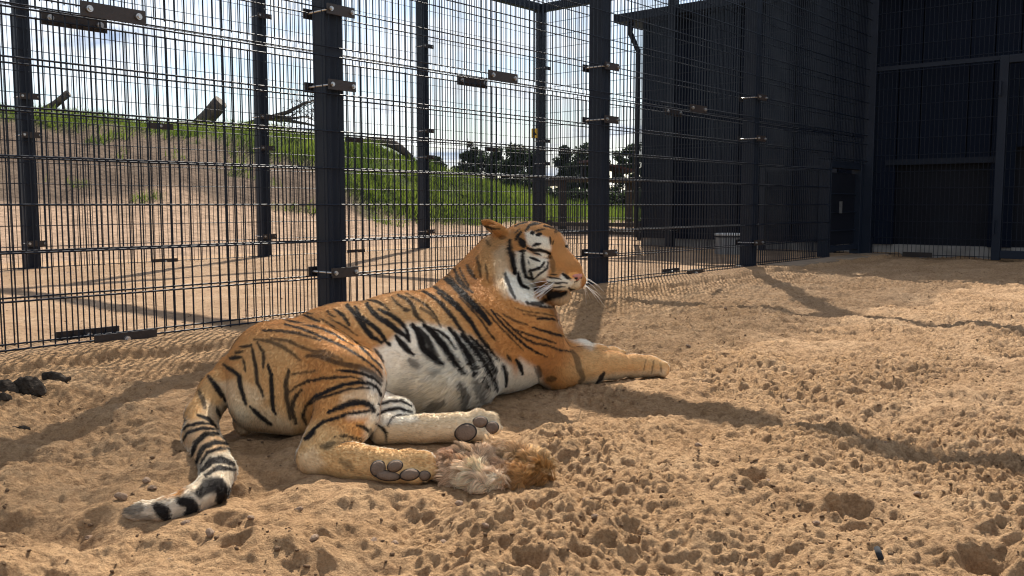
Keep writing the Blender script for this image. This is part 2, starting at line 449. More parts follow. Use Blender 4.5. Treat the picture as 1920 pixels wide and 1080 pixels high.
SOIL = sstep(0.0, 0.10, wgrass) * (seg > 1.9)
csand = np.array([0.40, 0.27, 0.18]); csoil = np.array([0.165, 0.115, 0.08]); cgr = np.array([0.065, 0.085, 0.018])
cv = csand * (1 - SOIL[..., None]) + csoil * SOIL[..., None]
cv = cv * (1 + 0.25 * fbm(XX * 3, YY * 3, 3, 101)[..., None])
cv = cv * (1 - GR[..., None]) + cgr * GR[..., None]
bm_ = bpy.data.materials.new('berm_soil'); n, l = nodes_of(bm_)
p = n['Principled BSDF']; p.inputs['Roughness'].default_value = 1.0; p.inputs['Specular IOR Level'].default_value = 0.1
a_ = n.new('ShaderNodeAttribute'); a_.attribute_name = 'soil'
g_ = n.new('ShaderNodeNewGeometry'); t_ = n.new('ShaderNodeTexNoise'); t_.inputs['Scale'].default_value = 9; t_.inputs['Detail'].default_value = 9; t_.inputs['Roughness'].default_value = 0.7
l.new(g_.outputs['Position'], t_.inputs['Vector'])
r_ = n.new('ShaderNodeValToRGB'); r_.color_ramp.elements[0].position = 0.3; r_.color_ramp.elements[0].color = (0.55, 0.55, 0.55, 1)
r_.color_ramp.elements[1].position = 0.7; r_.color_ramp.elements[1].color = (1.25, 1.25, 1.25, 1)
l.new(t_.outputs['Fac'], r_.inputs[0])
mx = n.new('ShaderNodeMix'); mx.data_type = 'RGBA'; mx.blend_type = 'MULTIPLY'; mx.inputs['Factor'].default_value = 1
l.new(a_.outputs['Color'], mx.inputs['A']); l.new(r_.outputs[0], mx.inputs['B']); l.new(mx.outputs['Result'], p.inputs['Base Color'])
b_ = n.new('ShaderNodeBump'); b_.inputs['Strength'].default_value = 0.8; b_.inputs['Distance'].default_value = 0.12
l.new(t_.outputs['Fac'], b_.inputs['Height']); l.new(b_.outputs[0], p.inputs['Normal'])
be = big_mesh('berm', np.stack([XX, YY, ZZ], -1).reshape(-1, 3), quads_i(NR, NC), bm_)
vcol(be, 'soil', cv.reshape(-1, 3))
link('berm', be, None)['kind'] = 'structure'
def berm_at(px, tq):
    """a point of the berm: column of the photograph, place along its profile (2 foot, 3 ridge)"""
    j = int(np.clip((px + 700) / 2200 * (NC - 1), 0, NC - 1)); i = int(np.clip(tq / 4 * (NR - 1), 0, NR - 1))
    return np.array([XX[i, j], YY[i, j], ZZ[i, j]])

# grass and weeds: many small blades in one mesh
def blades(name, P, hgt, wid, matr, seed, lean=0.35):
    gn = fbm(P[:, 0] * 1.3, P[:, 1] * 1.3, 3, 133)
    gt = fbm(P[:, 0] * 0.8 + 9, P[:, 1] * 0.8, 3, 137)
    r = np.random.default_rng(seed); N = len(P)
    an = r.uniform(0, 2 * math.pi, N); d = np.stack([np.cos(an), np.sin(an), np.zeros(N)], 1)
    h = hgt * r.uniform(0.5, 1.3, N) * np.clip(0.85 + 1.3 * gn, 0.3, 2.2); ln = r.normal(0, lean, (N, 2)) * h[:, None]
    up = np.stack([ln[:, 0], ln[:, 1], h], 1)
    w = wid * r.uniform(0.6, 1.4, N)
    v = np.stack([P - d * w[:, None], P + d * w[:, None], P + up], 1).reshape(-1, 3)
    me = big_mesh(name, v, np.arange(3 * N).reshape(-1, 3), matr, smooth=False)
    tone = np.repeat(np.clip(r.uniform(0, 1, N) * 0.6 + 0.2 + 0.8 * gt, 0, 1), 3)
    vcol(me, 'tone', np.stack([tone] * 3, 1))
    return me
def leaf_mat(name, c1, c2):
    m = bpy.data.materials.new(name); n, l = nodes_of(m)
    p = n['Principled BSDF']; p.inputs['Roughness'].default_value = 0.6
    a = n.new('ShaderNodeAttribute'); a.attribute_name = 'tone'
    r = n.new('ShaderNodeValToRGB'); r.color_ramp.elements[0].color = (*c1, 1); r.color_ramp.elements[1].color = (*c2, 1)
    l.new(a.outputs['Fac'], r.inputs[0]); l.new(r.outputs[0], p.inputs['Base Color'])
    tr = n.new('ShaderNodeBsdfTranslucent'); l.new(r.outputs[0], tr.inputs['Color'])
    mx = n.new('ShaderNodeMixShader'); mx.inputs[0].default_value = 0.42
    l.new(p.outputs[0], mx.inputs[1]); l.new(tr.outputs[0], mx.inputs[2]); l.new(mx.outputs[0], n['Material Output'].inputs[0])
    return m
M['grass'] = leaf_mat('grass', (0.060, 0.100, 0.010), (0.19, 0.24, 0.035))
M['leaf'] = leaf_mat('leaf', (0.016, 0.026, 0.012), (0.042, 0.062, 0.024))
pr = (GR ** 1.5 * (seg > 1.7) * (seg < 3.25)).ravel(); pr = pr / pr.sum()
idx = RNG.choice(pr.size, 80000, p=pr)
Pg = np.stack([XX.ravel()[idx], YY.ravel()[idx], ZZ.ravel()[idx]], 1) + RNG.normal(0, 0.05, (len(idx), 3)) * np.array([1, 1, 0]) - np.array([0, 0, 0.03])
go = link('grass', blades('grass', Pg, 0.20, 0.012, M['grass'], 3), None)
tag(go, 'sunlit green grass and weeds growing over the bank', 'grass', None, 'stuff')

# ------------------------------------------------------------------ fences
ROWS_LO = [0.05 + 0.2 * k for k in range(8)]
ROWS_UP = [1.50 + 0.2 * k for k in range(12)]
PITCH_W = 0.05
def panel_mesh(name, length, rows, z0, z1, rv=0.0034, rh=0.0043, nh=8, sides=5):
    """welded mesh panel along local x, centred on y = 0: upright wires and cross wires on both faces"""
    mb = MB()
    nx = int(round(length / PITCH_W))
    for k in range(nx + 1):
        x = k * length / nx
        mb.tube([(x, 0, z0), (x, 0, z1)], rv, sides, cap=False)
    for z in rows:
        mb.tube([(0, -rv - rh + 0.001, z), (length, -rv - rh + 0.001, z)], rh, nh, cap=False)
    return mb.mesh(name, True)
def panel(parent, me, loc, matr=None, rz=0.0, name='mesh_panel'):
    o = link(name, me, matr or M['wire'], parent, loc)
    o.rotation_euler = (0, 0, rz)
    return o

POST = 0.12
def post_mesh(h, w=POST):
    mb = MB(); mb.box((0, 0, h / 2), (w, w, h)); return mb.mesh('post')
post_me = post_mesh(3.72)
plate_me = MB().box((0, 0, 0.006), (0.26, 0.20, 0.012)).mesh('base_plate')
clampf_me = MB().box((0, 0, 0), (0.185, 0.010, 0.055)).mesh('clamp_plate')
clampb_me = MB().box((0, 0, 0), (0.185, 0.010, 0.055)).mesh('clamp_plate')
bolt_mb = MB()
bolt_mb.tube([(0, -0.015, 0), (0, 0.19, 0)], 0.0055, 8)
bolt_mb.tube([(0, -0.018, 0), (0, -0.006, 0)], 0.0125, 12)
bolt_mb.tube([(0, -0.026, 0), (0, -0.018, 0)], 0.0085, 6)
bolt_me = bolt_mb.mesh('bolt', False)
join_mb = MB(); join_mb.box((0, 0, 0), (0.29, 0.008, 0.062)); join_me = join_mb.mesh('joint_plate')
head_mb = MB(); head_mb.tube([(0, -0.016, 0), (0, -0.004, 0)], 0.0145, 12); head_mb.tube([(0, -0.024, 0), (0, -0.016, 0)], 0.009, 6)
head_me = head_mb.mesh('bolt')
def add_post(fence, x, y, clamps, me=None, double=True):
    p = link('post', me or post_me, M['paint'], fence, (x, y, -0.02))
    if not any(m.type == 'BEVEL' for m in p.modifiers):
        b = p.modifiers.new('bevel', 'BEVEL'); b.width = 0.008; b.segments = 2
    link('base_plate', plate_me, M['paint'], p, (0, 0, 0.052))
    for z in clamps:
        cf = link('clamp_plate', clampf_me, M['clamp'], p, (0.012, -0.104, z + 0.02))
        if double: link('clamp_plate', clampb_me, M['clamp'], p, (0.012, 0.104, z + 0.02))
        for dx in (-0.072, 0.072):
            link('bolt', bolt_me, M['zinc'], p, (0.012 + dx, -0.100, z + 0.02))
    return p

lo_me = panel_mesh('mesh_panel_low', 2.60, ROWS_LO, 0.018, 1.458)
up_me = panel_mesh('mesh_panel_high', 2.60, ROWS_UP, 1.492, 3.74, 0.0029, 0.0038)
NEAR_POSTS = [-0.86 + 2.61 * k for k in range(4)]
near = thing('mesh_fence', 'double anthracite welded mesh fence right behind the tiger, with wide posts', 'fence', ORG, ROT)
for x in NEAR_POSTS: add_post(near, x, 0.085, (0.275, 1.30, 1.70, 2.9))
for x0 in [-3.47 + 2.61 * k for k in range(5)]:
    if x0 > 6.0:
        continue
    for y in (0.0, 0.17):
        panel(near, lo_me, (x0 + 0.005, y, 0)); panel(near, up_me, (x0 + 0.005, y, 0))
    for z, off in ((1.478, 0.035), (0.045, 0.03)):
        # plates joining the sheets half-way between the posts, bolted through
        for k, (dx, dy, dz) in enumerate(((0.05, -0.016, 0.012 if z > 1 else -0.002), (-0.03, 0.186, -0.012 if z > 1 else 0.004))):
            jp = link('joint_plate', join_me, M['clamp'], near, (x0 + 1.31 + dx, dy, z + dz))
            for hx in ((-0.11, 0.11) if z > 1 else (0.0,)):
                link('bolt', head_me, M['zinc'], jp, (hx, 0, 0))
# last bay of the near fence: a short sheet, then the sliding hatch by the building
lo2 = panel_mesh('mesh_panel_low', 1.90, ROWS_LO, 0.018, 1.458); up2 = panel_mesh('mesh_panel_high', 3.05, ROWS_UP, 1.492, 3.74)
up2b = panel_mesh('mesh_panel_mid', 1.15, [1.19, 1.39], 1.16, 1.458)
for y in (0.0, 0.17):
    panel(near, lo2, (6.975, y, 0)); panel(near, up2, (6.975, y, 0)); panel(near, up2b, (8.875, y, 0))

hatch = thing('hatch_gate', 'low dark metal hatch gate set into the fence at the building corner', 'gate', enc(8.92, 0.085), ROT)
for x in (0.0, 1.03): MB().box((x, 0, 0.58), (0.085, 0.12, 1.16)).build('upright', M['paint'], hatch, bevel=0.004)
MB().box((0.515, 0, 1.12), (0.945, 0.10, 0.08)).build('header', M['paint'], hatch, bevel=0.004)
MB().box((0.515, 0, 0.13), (0.945, 0.09, 0.06)).build('sill', M['paint'], hatch, bevel=0.004)
MB().box((0.515, 0.02, 0.60), (0.93, 0.02, 0.86)).build('door_leaf', M['dark_panel'], hatch)
for z in (0.34, 0.56, 0.78): MB().tube([(0.06, -0.005, z), (0.97, -0.005, z)], 0.008, 6).build('cross_bar', M['paint'], hatch)
MB().box((0.30, -0.075, 0.62), (0.02, 0.03, 0.14)).build('handle', M['zinc'], hatch)

back = thing('mesh_fence', 'far welded mesh fence in front of the grassy bank', 'fence', enc(0, BACK_V), ROT)
BACK_POSTS = [-0.46 + 2.62 * k for k in range(5)]
for x in BACK_POSTS: add_post(back, x, 0.0, (0.28, 1.31, 1.67, 2.82), double=False)
for x0 in BACK_POSTS[:-1]:
    panel(back, lo_me, (x0 + 0.01, -0.085, 0)); panel(back, up_me, (x0 + 0.01, -0.085, 0))
    for z in (1.478, 0.045):
        jp = link('joint_plate', join_me, M['clamp'], back, (x0 + 1.31, -0.101, z))
        link('bolt', head_me, M['zinc'], jp, (0, 0, 0))
sg = thing('warning_sign', 'small yellow warning sign on a post of the far fence', 'sign', enc(10.02, BACK_V) + np.array([-0.10, -0.04, 1.72]), 0.0)
MB().box((0, 0, 0.075), (0.105, 0.006, 0.15)).build('plate', mat('sign_yellow', (0.75, 0.50, 0.03), None, rough=0.5), sg)
MB().add([(-0.033, -0.0045, 0.045), (0.033, -0.0045, 0.045), (0, -0.0045, 0.105), (-0.033, -0.004, 0.045), (0.033, -0.004, 0.045), (0, -0.004, 0.105)], [(0, 1, 2), (3, 5, 4)]).build('symbol', M['wire'], sg)

# cross fence in front of the building, closing the run behind the near fence
cross_l = 2.50
cl_me = panel_mesh('mesh_panel_low', cross_l, ROWS_LO, 0.018, 1.458); cu_me = panel_mesh('mesh_panel_high', cross_l, ROWS_UP, 1.492, 3.74)
crs = thing('mesh_fence', 'short mesh fence across the run, close to the dark building', 'fence', enc(10.02, 0.17), ROT + math.pi / 2)
for x in (2.62,): add_post(crs, x, 0.0, (0.28, 1.31, 1.67), double=False)
for x0 in (0.06, 2.58):
    panel(crs, cl_me, (x0, 0.075, 0)); panel(crs, cu_me, (x0, 0.075, 0))

# mesh screen over the building wall on the tiger's side, and the mesh door beside it
scr = thing('mesh_screen', 'mesh screen standing before the dark cladding beside the hatch gate', 'screen', enc(10.02, -0.02), ROT - math.pi / 2)
sc_me = panel_mesh('mesh_panel_low', 1.40, [0.05 + 0.2 * k for k in range(12)], 0.018, 2.28); sc2 = panel_mesh('mesh_panel_high', 4.6, [2.36 + 0.2 * k for k in range(7)], 2.33, 3.74)
panel(scr, sc_me, (0.05, 0.0, 0)); panel(scr, sc2, (0.05, 0.0, 0))
MB().box((0.75, 0.03, 2.305), (1.4, 0.05, 0.05)).build('rail', M['paint'], scr)
MB().box((0.0, 0.03, 1.85), (0.12, 0.10, 3.7)).build('post', M['paint'], scr, bevel=0.005)
jp = MB().box((0.62, -0.012, 0.05), (0.34, 0.008, 0.06)).build('joint_plate', M['clamp'], scr)
md = thing('mesh_door', 'framed mesh door in the wall of the dark building', 'door', enc(10.0, -1.50), ROT - math.pi / 2)
for x in (0.0, 1.6): MB().box((x, 0, 1.17), (0.09, 0.09, 2.30)).build('frame_upright', M['paint'], md, bevel=0.005)
MB().box((0.8, 0, 2.275), (1.51, 0.085, 0.09)).build('frame_rail', M['paint'], md, bevel=0.005)
MB().box((0.8, 0, 0.085), (1.51, 0.085, 0.09)).build('frame_rail', M['paint'], md, bevel=0.005)
panel(md, panel_mesh('mesh_panel', 1.5, [0.25 + 0.2 * k for k in range(10)], 0.13, 2.24), (0.05, 0.0, 0))
MB().box((-0.02, -0.07, 0.40), (0.02, 0.06, 0.16)).build('hinge', M['paint'], md); MB().box((-0.02, -0.07, 1.95), (0.02, 0.06, 0.16)).build('hinge', M['paint'], md)

# mesh roof over the run, carried by beams from post to post
roof = thing('mesh_roof', 'wire mesh roof on dark beams over the run behind the fence', 'roof', enc(0, 0, 3.70), ROT)
for x in NEAR_POSTS + [10.02]:
    MB().box((x, BACK_V / 2, 0.06), (0.10, BACK_V + 0.2, 0.12)).build('beam', M['paint'], roof)
for y in (BACK_V,):
    MB().box((4.3, y, 0.06), (11.6, 0.099, 0.118)).build('beam', M['paint'], roof)
rf = MB()
for k in range(int(10.8 / 0.1)):
    x = -0.8 + k * 0.1; rf.tube([(x, 0.1, 0.135), (x, BACK_V, 0.135)], 0.003, 4, cap=False)
for k in range(int(BACK_V / 0.1)):
    y = 0.12 + k * 0.1; rf.tube([(-0.86, y, 0.128), (10.0, y, 0.128)], 0.0035, 4, cap=False)
rf.build('mesh_panel', M['wire'], roof)
# beams of the roof over the tiger's side: their shadows cross the sand
# (no rail runs along the top of the near fence)
top = thing('roof_beams', 'dark roof beams over the tiger enclosure, reaching out from the fence posts', 'beam', enc(0, 0, 3.70), ROT)
for x in NEAR_POSTS[1:]:
    MB().box((x, -4.0, 0.06), (0.115, 7.9, 0.12)).build('beam', M['paint'], top)

# ------------------------------------------------------------------ the dark building
WS = 10.36
WH = 3.36
bld = thing('animal_house', 'dark animal house clad in upright anthracite boards', 'building', enc(WS, 0), ROT - math.pi / 2)   # local x: towards the camera side, local y: away behind the wall
bx0, bx1 = -3.51, 7.2
MB().box(((bx0 + bx1) / 2, 0.19, WH / 2 + 0.07), (bx1 - bx0 - 0.1, 0.10, WH - 0.16)).build('wall', M['dark_panel'], bld)
MB().box((bx0 + 0.05, 2.4, WH / 2 + 0.07), (0.10, 4.5, WH - 0.16)).build('wall', M['clad'], bld)
MB().box(((bx0 + bx1) / 2, 0.10, 0.07), (bx1 - bx0, 0.16, 0.16)).build('plinth', M['concrete'], bld)
bw = 0.268
nb = int((bx1 - bx0) / bw)
rb = np.random.default_rng(4)
full = MB().box((0, 0, (WH + 0.15) / 2), (bw - 0.014, 0.022, WH - 0.15)).mesh('board')
shrt = MB().box((0, 0, (WH + 1.20) / 2), (bw - 0.014, 0.022, WH - 1.20)).mesh('board')
shr2 = MB().box((0, 0, (WH + 1.32) / 2), (bw - 0.014, 0.022, WH - 1.32)).mesh('board')
for k in range(nb):
    x = bx0 + (k + 0.5) * bw
    me = shrt if 0.15 < x < 1.38 else (shr2 if 1.62 < x < 3.1 else full)
    b = link('board', me, M['clad'], bld, (x, rb.uniform(-0.003, 0.003), 0))
MB().box((0.77, -0.012, 1.18), (1.30, 0.05, 0.07)).build('lintel', M['paint'], bld)
MB().box(((bx0 + bx1) / 2 - 0.05, 0.05, WH + 0.06), (bx1 - bx0 + 0.5, 0.75, 0.12)).build('roof_edge', M['paint'], bld)
MB().box(((bx0 + bx1) / 2, 2.6, WH + 0.14), (bx1 - bx0 + 0.4, 5.2, 0.10)).build('roof', M['paint'], bld)
MB().tube([(bx0 - 0.08, -0.20, WH), (bx0 - 0.12, -0.16, WH - 0.15), (bx0 - 0.06, -0.03, WH - 0.40), (bx0 - 0.06, -0.03, 0.15)], 0.04, 12).build('downpipe', M['paint'], bld, True)
# inner frame of the passage by the hatch
ps = thing('passage_frame', 'slim dark steel frame of the passage beside the animal house', 'frame', enc(9.9, 1.30), ROT - math.pi / 2)
for x in (0.0, 0.95): MB().box((x, 0, 0.57), (0.07, 0.07, 1.14)).build('upright', M['paint'], ps, bevel=0.004)
MB().box((0.475, 0, 1.12), (0.88, 0.06, 0.06)).build('header', M['paint'], ps, bevel=0.004)
# kerb strip along the foot of the fence towards the hatch
kb = MB().box((8.6, -0.16, 0.015), (2.9, 0.30, 0.07)).build('kerb', M['kerb'], None, bevel=0.012); kb.location = ORG; kb.rotation_euler = (0, 0, ROT); kb['kind'] = 'structure'

# tub in the run
tubp = on_ground(1366, 482, 0.0)
tub = thing('metal_tub', 'grey ribbed drum with a pale lid standing behind the fence', 'tub', tubp)
tm = MB(); prof = [(0.0, 0.0)] + [(0.168 + (0.004 if k % 2 else 0), 0.27 * k / 12) for k in range(12)]
tm.lathe((0, 0, 0), prof, 28); tm.build('body', mat('galvanised', (0.20, 0.20, 0.20), (0.30, 0.30, 0.29), 6, 0.5, metal=0.3), tub, True)
tl = MB().lathe((0, 0, 0.268), [(0.0, 0.0), (0.178, 0.0), (0.180, 0.022), (0.165, 0.03), (0.0, 0.034)], 28).build('lid', mat('pale_lid', (0.55, 0.54, 0.50), (0.66, 0.64, 0.6), 6, 0.6), tub, True)

# ------------------------------------------------------------------ the tiger: one continuous skin grown round its bones
def cone_sdf(P, a, b, ra, rb):
    ab = b - a; L2 = max(float(ab @ ab), 1e-9)
    t = np.clip(((P - a) @ ab) / L2, 0, 1)
    return np.linalg.norm(P - (a + t[..., None] * ab), axis=-1) - (ra + (rb - ra) * t)
def ell_sdf(P, c, ax, rad):
    q = (P - c) @ np.asarray(ax).T
    k0 = np.linalg.norm(q / rad, axis=-1); k1 = np.linalg.norm(q / (np.asarray(rad) ** 2), axis=-1)
    return k0 * (k0 - 1.0) / np.maximum(k1, 1e-6)
def smin(a, b, k):
    h = np.clip(0.5 + 0.5 * (b - a) / k, 0, 1)
    return b * (1 - h) + a * h - k * h * (1 - h)
class Skin:
    def __init__(s): s.prims = []
    def cone(s, A, B, k=0.03, flow=None, reg='body'):
        a, b = A[0], B[0]
        s.prims.append(('c', a, b, A[1], B[1], k, (b - a) if flow is None else np.asarray(flow, float), reg))
    def chain(s, J, k=0.03, sign=1, reg='body'):
        for i in range(len(J) - 1): s.cone(J[i], J[i + 1], k, sign * (J[i + 1][0] - J[i][0]), reg)
    def ell(s, c, ax, rad, k=0.02, flow=(0, 0, -1), reg='body', sub=False):
        s.prims.append(('s' if sub else 'e', np.asarray(c, float), np.asarray(ax, float), np.asarray(rad, float), None, k, np.asarray(flow, float), reg))
    def dist(s, p, P):
        return cone_sdf(P, p[1], p[2], p[3], p[4]) if p[0] == 'c' else ell_sdf(P, p[1], p[2], p[3])
    def bounds(s, p):
        if p[0] == 'c':
            r = max(p[3], p[4]); return np.minimum(p[1], p[2]) - r, np.maximum(p[1], p[2]) + r
        r = p[3].max(); return p[1] - r, p[1] + r
    def grow(s, h, lo=None, hi=None, noise=None):
        B = [s.bounds(p) for p in s.prims if p[0] != 's']
        lo = np.min([b[0] for b in B], 0) - 0.03; hi = np.max([b[1] for b in B], 0) + 0.03
        n = np.ceil((hi - lo) / h).astype(int) + 1
        D = np.full(n, 0.5, np.float32)
        ax = [lo[i] + h * np.arange(n[i]) for i in range(3)]
        for p in s.prims:
            a, b = s.bounds(p); m = 0.10
            i0 = np.clip(((a - m - lo) / h).astype(int), 0, n); i1 = np.clip(((b + m - lo) / h).astype(int) + 2, 0, n)
            sl = tuple(slice(i0[k], i1[k]) for k in range(3))
            G = np.stack(np.meshgrid(*[ax[k][sl[k]] for k in range(3)], indexing='ij'), -1)
            d = s.dist(p, G)
            if p[0] == 's': D[sl] = -smin(-D[sl], d, p[5])
            else: D[sl] = smin(D[sl], d, p[5])
        if noise is not None:
            G = np.stack(np.meshgrid(*ax, indexing='ij'), -1); D += noise(G)
        # naive surface nets
        I = D < 0
        c = np.zeros(tuple(n - 1), np.int8)
        offs = [(i, j, k) for i in (0, 1) for j in (0, 1) for k in (0, 1)]
        for o in offs: c += I[o[0]:n[0] - 1 + o[0], o[1]:n[1] - 1 + o[1], o[2]:n[2] - 1 + o[2]]
        act = np.argwhere((c > 0) & (c < 8))
        val = {o: D[act[:, 0] + o[0], act[:, 1] + o[1], act[:, 2] + o[2]] for o in offs}
        acc = np.zeros((len(act), 3)); cnt = np.zeros(len(act))
        for o in offs:
            for k in range(3):
                if o[k]: continue
                o2 = list(o); o2[k] = 1; o2 = tuple(o2)
                a, b = val[o], val[o2]; x = (a < 0) != (b < 0)
                t = np.where(x, a / np.where(x, a - b, 1), 0)
                pos = np.array(o, float)[None] + np.eye(3)[k][None] * t[:, None]
                acc[x] += pos[x]; cnt[x] += 1
        vert = lo + h * (act + acc / cnt[:, None])
        idm = np.full(tuple(n - 1), -1, np.int64); idm[act[:, 0], act[:, 1], act[:, 2]] = np.arange(len(act))
        F = []
        for k in range(3):
            a_, b_ = (k + 1) % 3, (k + 2) % 3
            s0 = [slice(1, -1)] * 3; s1 = [slice(1, -1)] * 3
            s0[k] = slice(0, n[k] - 1); s1[k] = slice(1, n[k])
            x0, x1 = I[tuple(s0)], I[tuple(s1)]
            for flip, mk in ((False, x0 & ~x1), (True, ~x0 & x1)):
                e = np.argwhere(mk); base = e.copy(); base[:, a_] += 1; base[:, b_] += 1
                q = []
                for da, db in ((0, 0), (1, 0), (1, 1), (0, 1)):
                    t = base.copy(); t[:, a_] -= 1 - da; t[:, b_] -= 1 - db
                    q.append(idm[t[:, 0], t[:, 1], t[:, 2]])
                q = np.stack(q, 1)
                F.append(q[:, ::-1] if flip else q)
        F = np.concatenate(F); F = F[(F >= 0).all(1)]
        return vert, F
    def flow(s, P):
        """hair direction and region weights over points"""
        fl = np.zeros_like(P); regs = sorted({p[7] for p in s.prims}); wr = {r: np.zeros(len(P)) for r in regs}
        for p in s.prims:
            if p[0] == 's': continue
            w = np.exp(-np.maximum(s.dist(p, P), -0.004) / 0.018)
            d = p[6] / (np.linalg.norm(p[6]) + 1e-9)
            fl += w[:, None] * d; wr[p[7]] += w
        tot = sum(wr.values()) + 1e-12
        return fl / (np.linalg.norm(fl, axis=1, keepdims=True) + 1e-9), {r: wr[r] / tot for r in regs}
def vnormals(v, f):
    n = np.zeros_like(v)
    fn = np.cross(v[f[:, 2]] - v[f[:, 0]], v[f[:, 3]] - v[f[:, 1]])
    for k in range(4): np.add.at(n, f[:, k], fn)
    return n / (np.linalg.norm(n, axis=1, keepdims=True) + 1e-12)
def J(px, py, Y, r): return (at(px, py, Y), r)

T = Skin()
# trunk from rump to brisket, then neck
trunk = [J(526, 708, 2.64, .148), J(640, 676, 2.72, .160), J(755, 660, 2.86, .178), J(855, 645, 3.00, .188), J(940, 632, 3.14, .196)]
T.chain(trunk, 0.06, -1)
T.cone(J(800, 706, 2.78, .112), J(868, 690, 2.90, .125), 0.05, reg='belly', flow=(-1, -.4, -.3))
T.cone(J(888, 582, 3.13, .152), J(942, 496, 3.28, .114), 0.06, flow=(-.5, -.2, -.9), reg='neck')
T.cone(J(948, 600, 3.20, .150), J(968, 566, 3.27, .104), 0.06, flow=(.3, 0, -1), reg='neck')
T.cone(J(970, 640, 3.20, .146), J(980, 600, 3.24, .116), 0.05, flow=(.4, -.1, -1), reg='neck')
# right fore limb (near)
T.cone(J(925, 585, 3.08, .115), J(985, 635, 3.10, .112), 0.024, (-.35, -.2, -.9))
T.cone(J(985, 635, 3.10, .112), J(1046, 688, 3.19, .076), 0.024, (-.2, -.1, -1))
T.chain([J(1046, 688, 3.19, .076), J(1100, 686, 3.27, .064), J(1150, 685, 3.33, .046), J(1190, 686, 3.38, .037), J(1212, 686, 3.41, .041)], 0.03, reg='leg')
def paw(c, fwd, up, w=0.047, l=0.05, h=0.034, k=0.012, toes=True):
    f = np.asarray(fwd, float); f /= np.linalg.norm(f); u = np.asarray(up, float); u = u - f * (u @ f); u /= np.linalg.norm(u); r = np.cross(f, u)
    T.ell(c, [f, r, u], (l, w, h), k, f, 'paw')
    if toes:
        for i, a in enumerate((-0.75, -0.26, 0.26, 0.75)):
            cc = c + f * (l * (0.92 - 0.34 * abs(a))) + r * (a * w * 1.06) - u * (h * 0.16)
            T.ell(cc, [f, r, u], (l * .50, w * .36, h * .80), 0.005, f, 'paw')
pr_ = at(1221, 687, 3.42)
paw(pr_, (0.86, 0.42, -0.05), (0, 0, 1), 0.046, 0.05, 0.038)
# left fore limb (far)
T.chain([J(1000, 610, 3.36, .10), J(1035, 660, 3.50, .062)], 0.04)
T.chain([J(1035, 660, 3.50, .060), J(1090, 658, 3.66, .042), J(1130, 662, 3.76, .033)], 0.03, reg='leg')
paw(at(1147, 664, 3.80), (0.75, 0.6, -0.05), (0, 0, 1), 0.044, 0.048, 0.034)
# right hind limb, folded on top
T.cone(J(520, 690, 2.62, .140), J(590, 702, 2.50, .132), 0.030, (-.6, -.35, -.7), 'thigh')
T.cone(J(590, 702, 2.50, .132), J(652, 714, 2.38, .094), 0.030, (-.3, -.3, -.9), 'thigh')
T.cone(J(488, 752, 2.52, .085), J(560, 760, 2.46, .082), 0.05, flow=(-.2, 0, -1), reg='thigh')
T.chain([J(655, 716, 2.37, .090), J(650, 775, 2.29, .076), J(615, 832, 2.215, .056), J(594, 858, 2.175, .044)], 0.03, reg='leg')
T.chain([J(592, 862, 2.165, .043), J(660, 868, 2.13, .044), J(735, 878, 2.10, .043)], 0.02, reg='foot')
hf = at(755, 878, 2.095)
paw(hf, (0.97, 0.05, -0.02), (0.0, 0.75, 0.66), 0.036, 0.05, 0.038, toes=False)
for tx, ty, tY, tr in ((766, 858, 2.11, .022), (792, 864, 2.10, .024), (803, 884, 2.085, .021), (778, 893, 2.07, .02)):
    T.ell(at(tx, ty, tY), np.eye(3), (tr * 1.25, tr * .95, tr), 0.010, (1, 0, 0), 'foot')
T.ell(at(574, 858, 2.19), np.eye(3), (.022, .026, .026), 0.015, (0, 0, -1), 'leg')
# left hind limb, underneath
T.chain([J(660, 748, 2.58, .085), J(715, 780, 2.52, .060), J(745, 775, 2.52, .046)], 0.03, reg='thigh')
T.chain([J(745, 778, 2.52, .045), J(722, 803, 2.46, .040)], 0.02, reg='leg')
T.chain([J(716, 806, 2.445, .038), J(790, 804, 2.455, .036), J(860, 800, 2.47, .040)], 0.02, reg='foot')
paw(at(882, 801, 2.47), (0.98, 0.1, 0), (0, 0.75, 0.66), 0.036, 0.046, 0.04, toes=False)
for tx, ty, tY, tr in ((897, 782, 2.48, .023), (918, 786, 2.485, .022), (924, 802, 2.47, .02), (905, 813, 2.45, .02)):
    T.ell(at(tx, ty, tY), np.eye(3), (tr * 1.2, tr * .95, tr), 0.010, (1, 0, 0), 'foot')
T.ell(at(458, 792, 2.53), np.eye(3), (.030, .03, .036), 0.012, (0, 0, -1), 'leg')
# tail
tail_pts = [J(482, 694, 2.64, .062), J(442, 700, 2.63, .052), J(408, 732, 2.58, .048), J(379, 778, 2.49, .042), J(376, 815, 2.37, .043), J(394, 850, 2.23, .041),
            J(410, 884, 2.09, .037), J(397, 918, 1.955, .033), J(355, 943, 1.872, .028), J(310, 957, 1.835, .0225), J(268, 962, 1.835, .0185), J(243, 962, 1.838, .012)]
T.chain(tail_pts, 0.018, reg='tail')
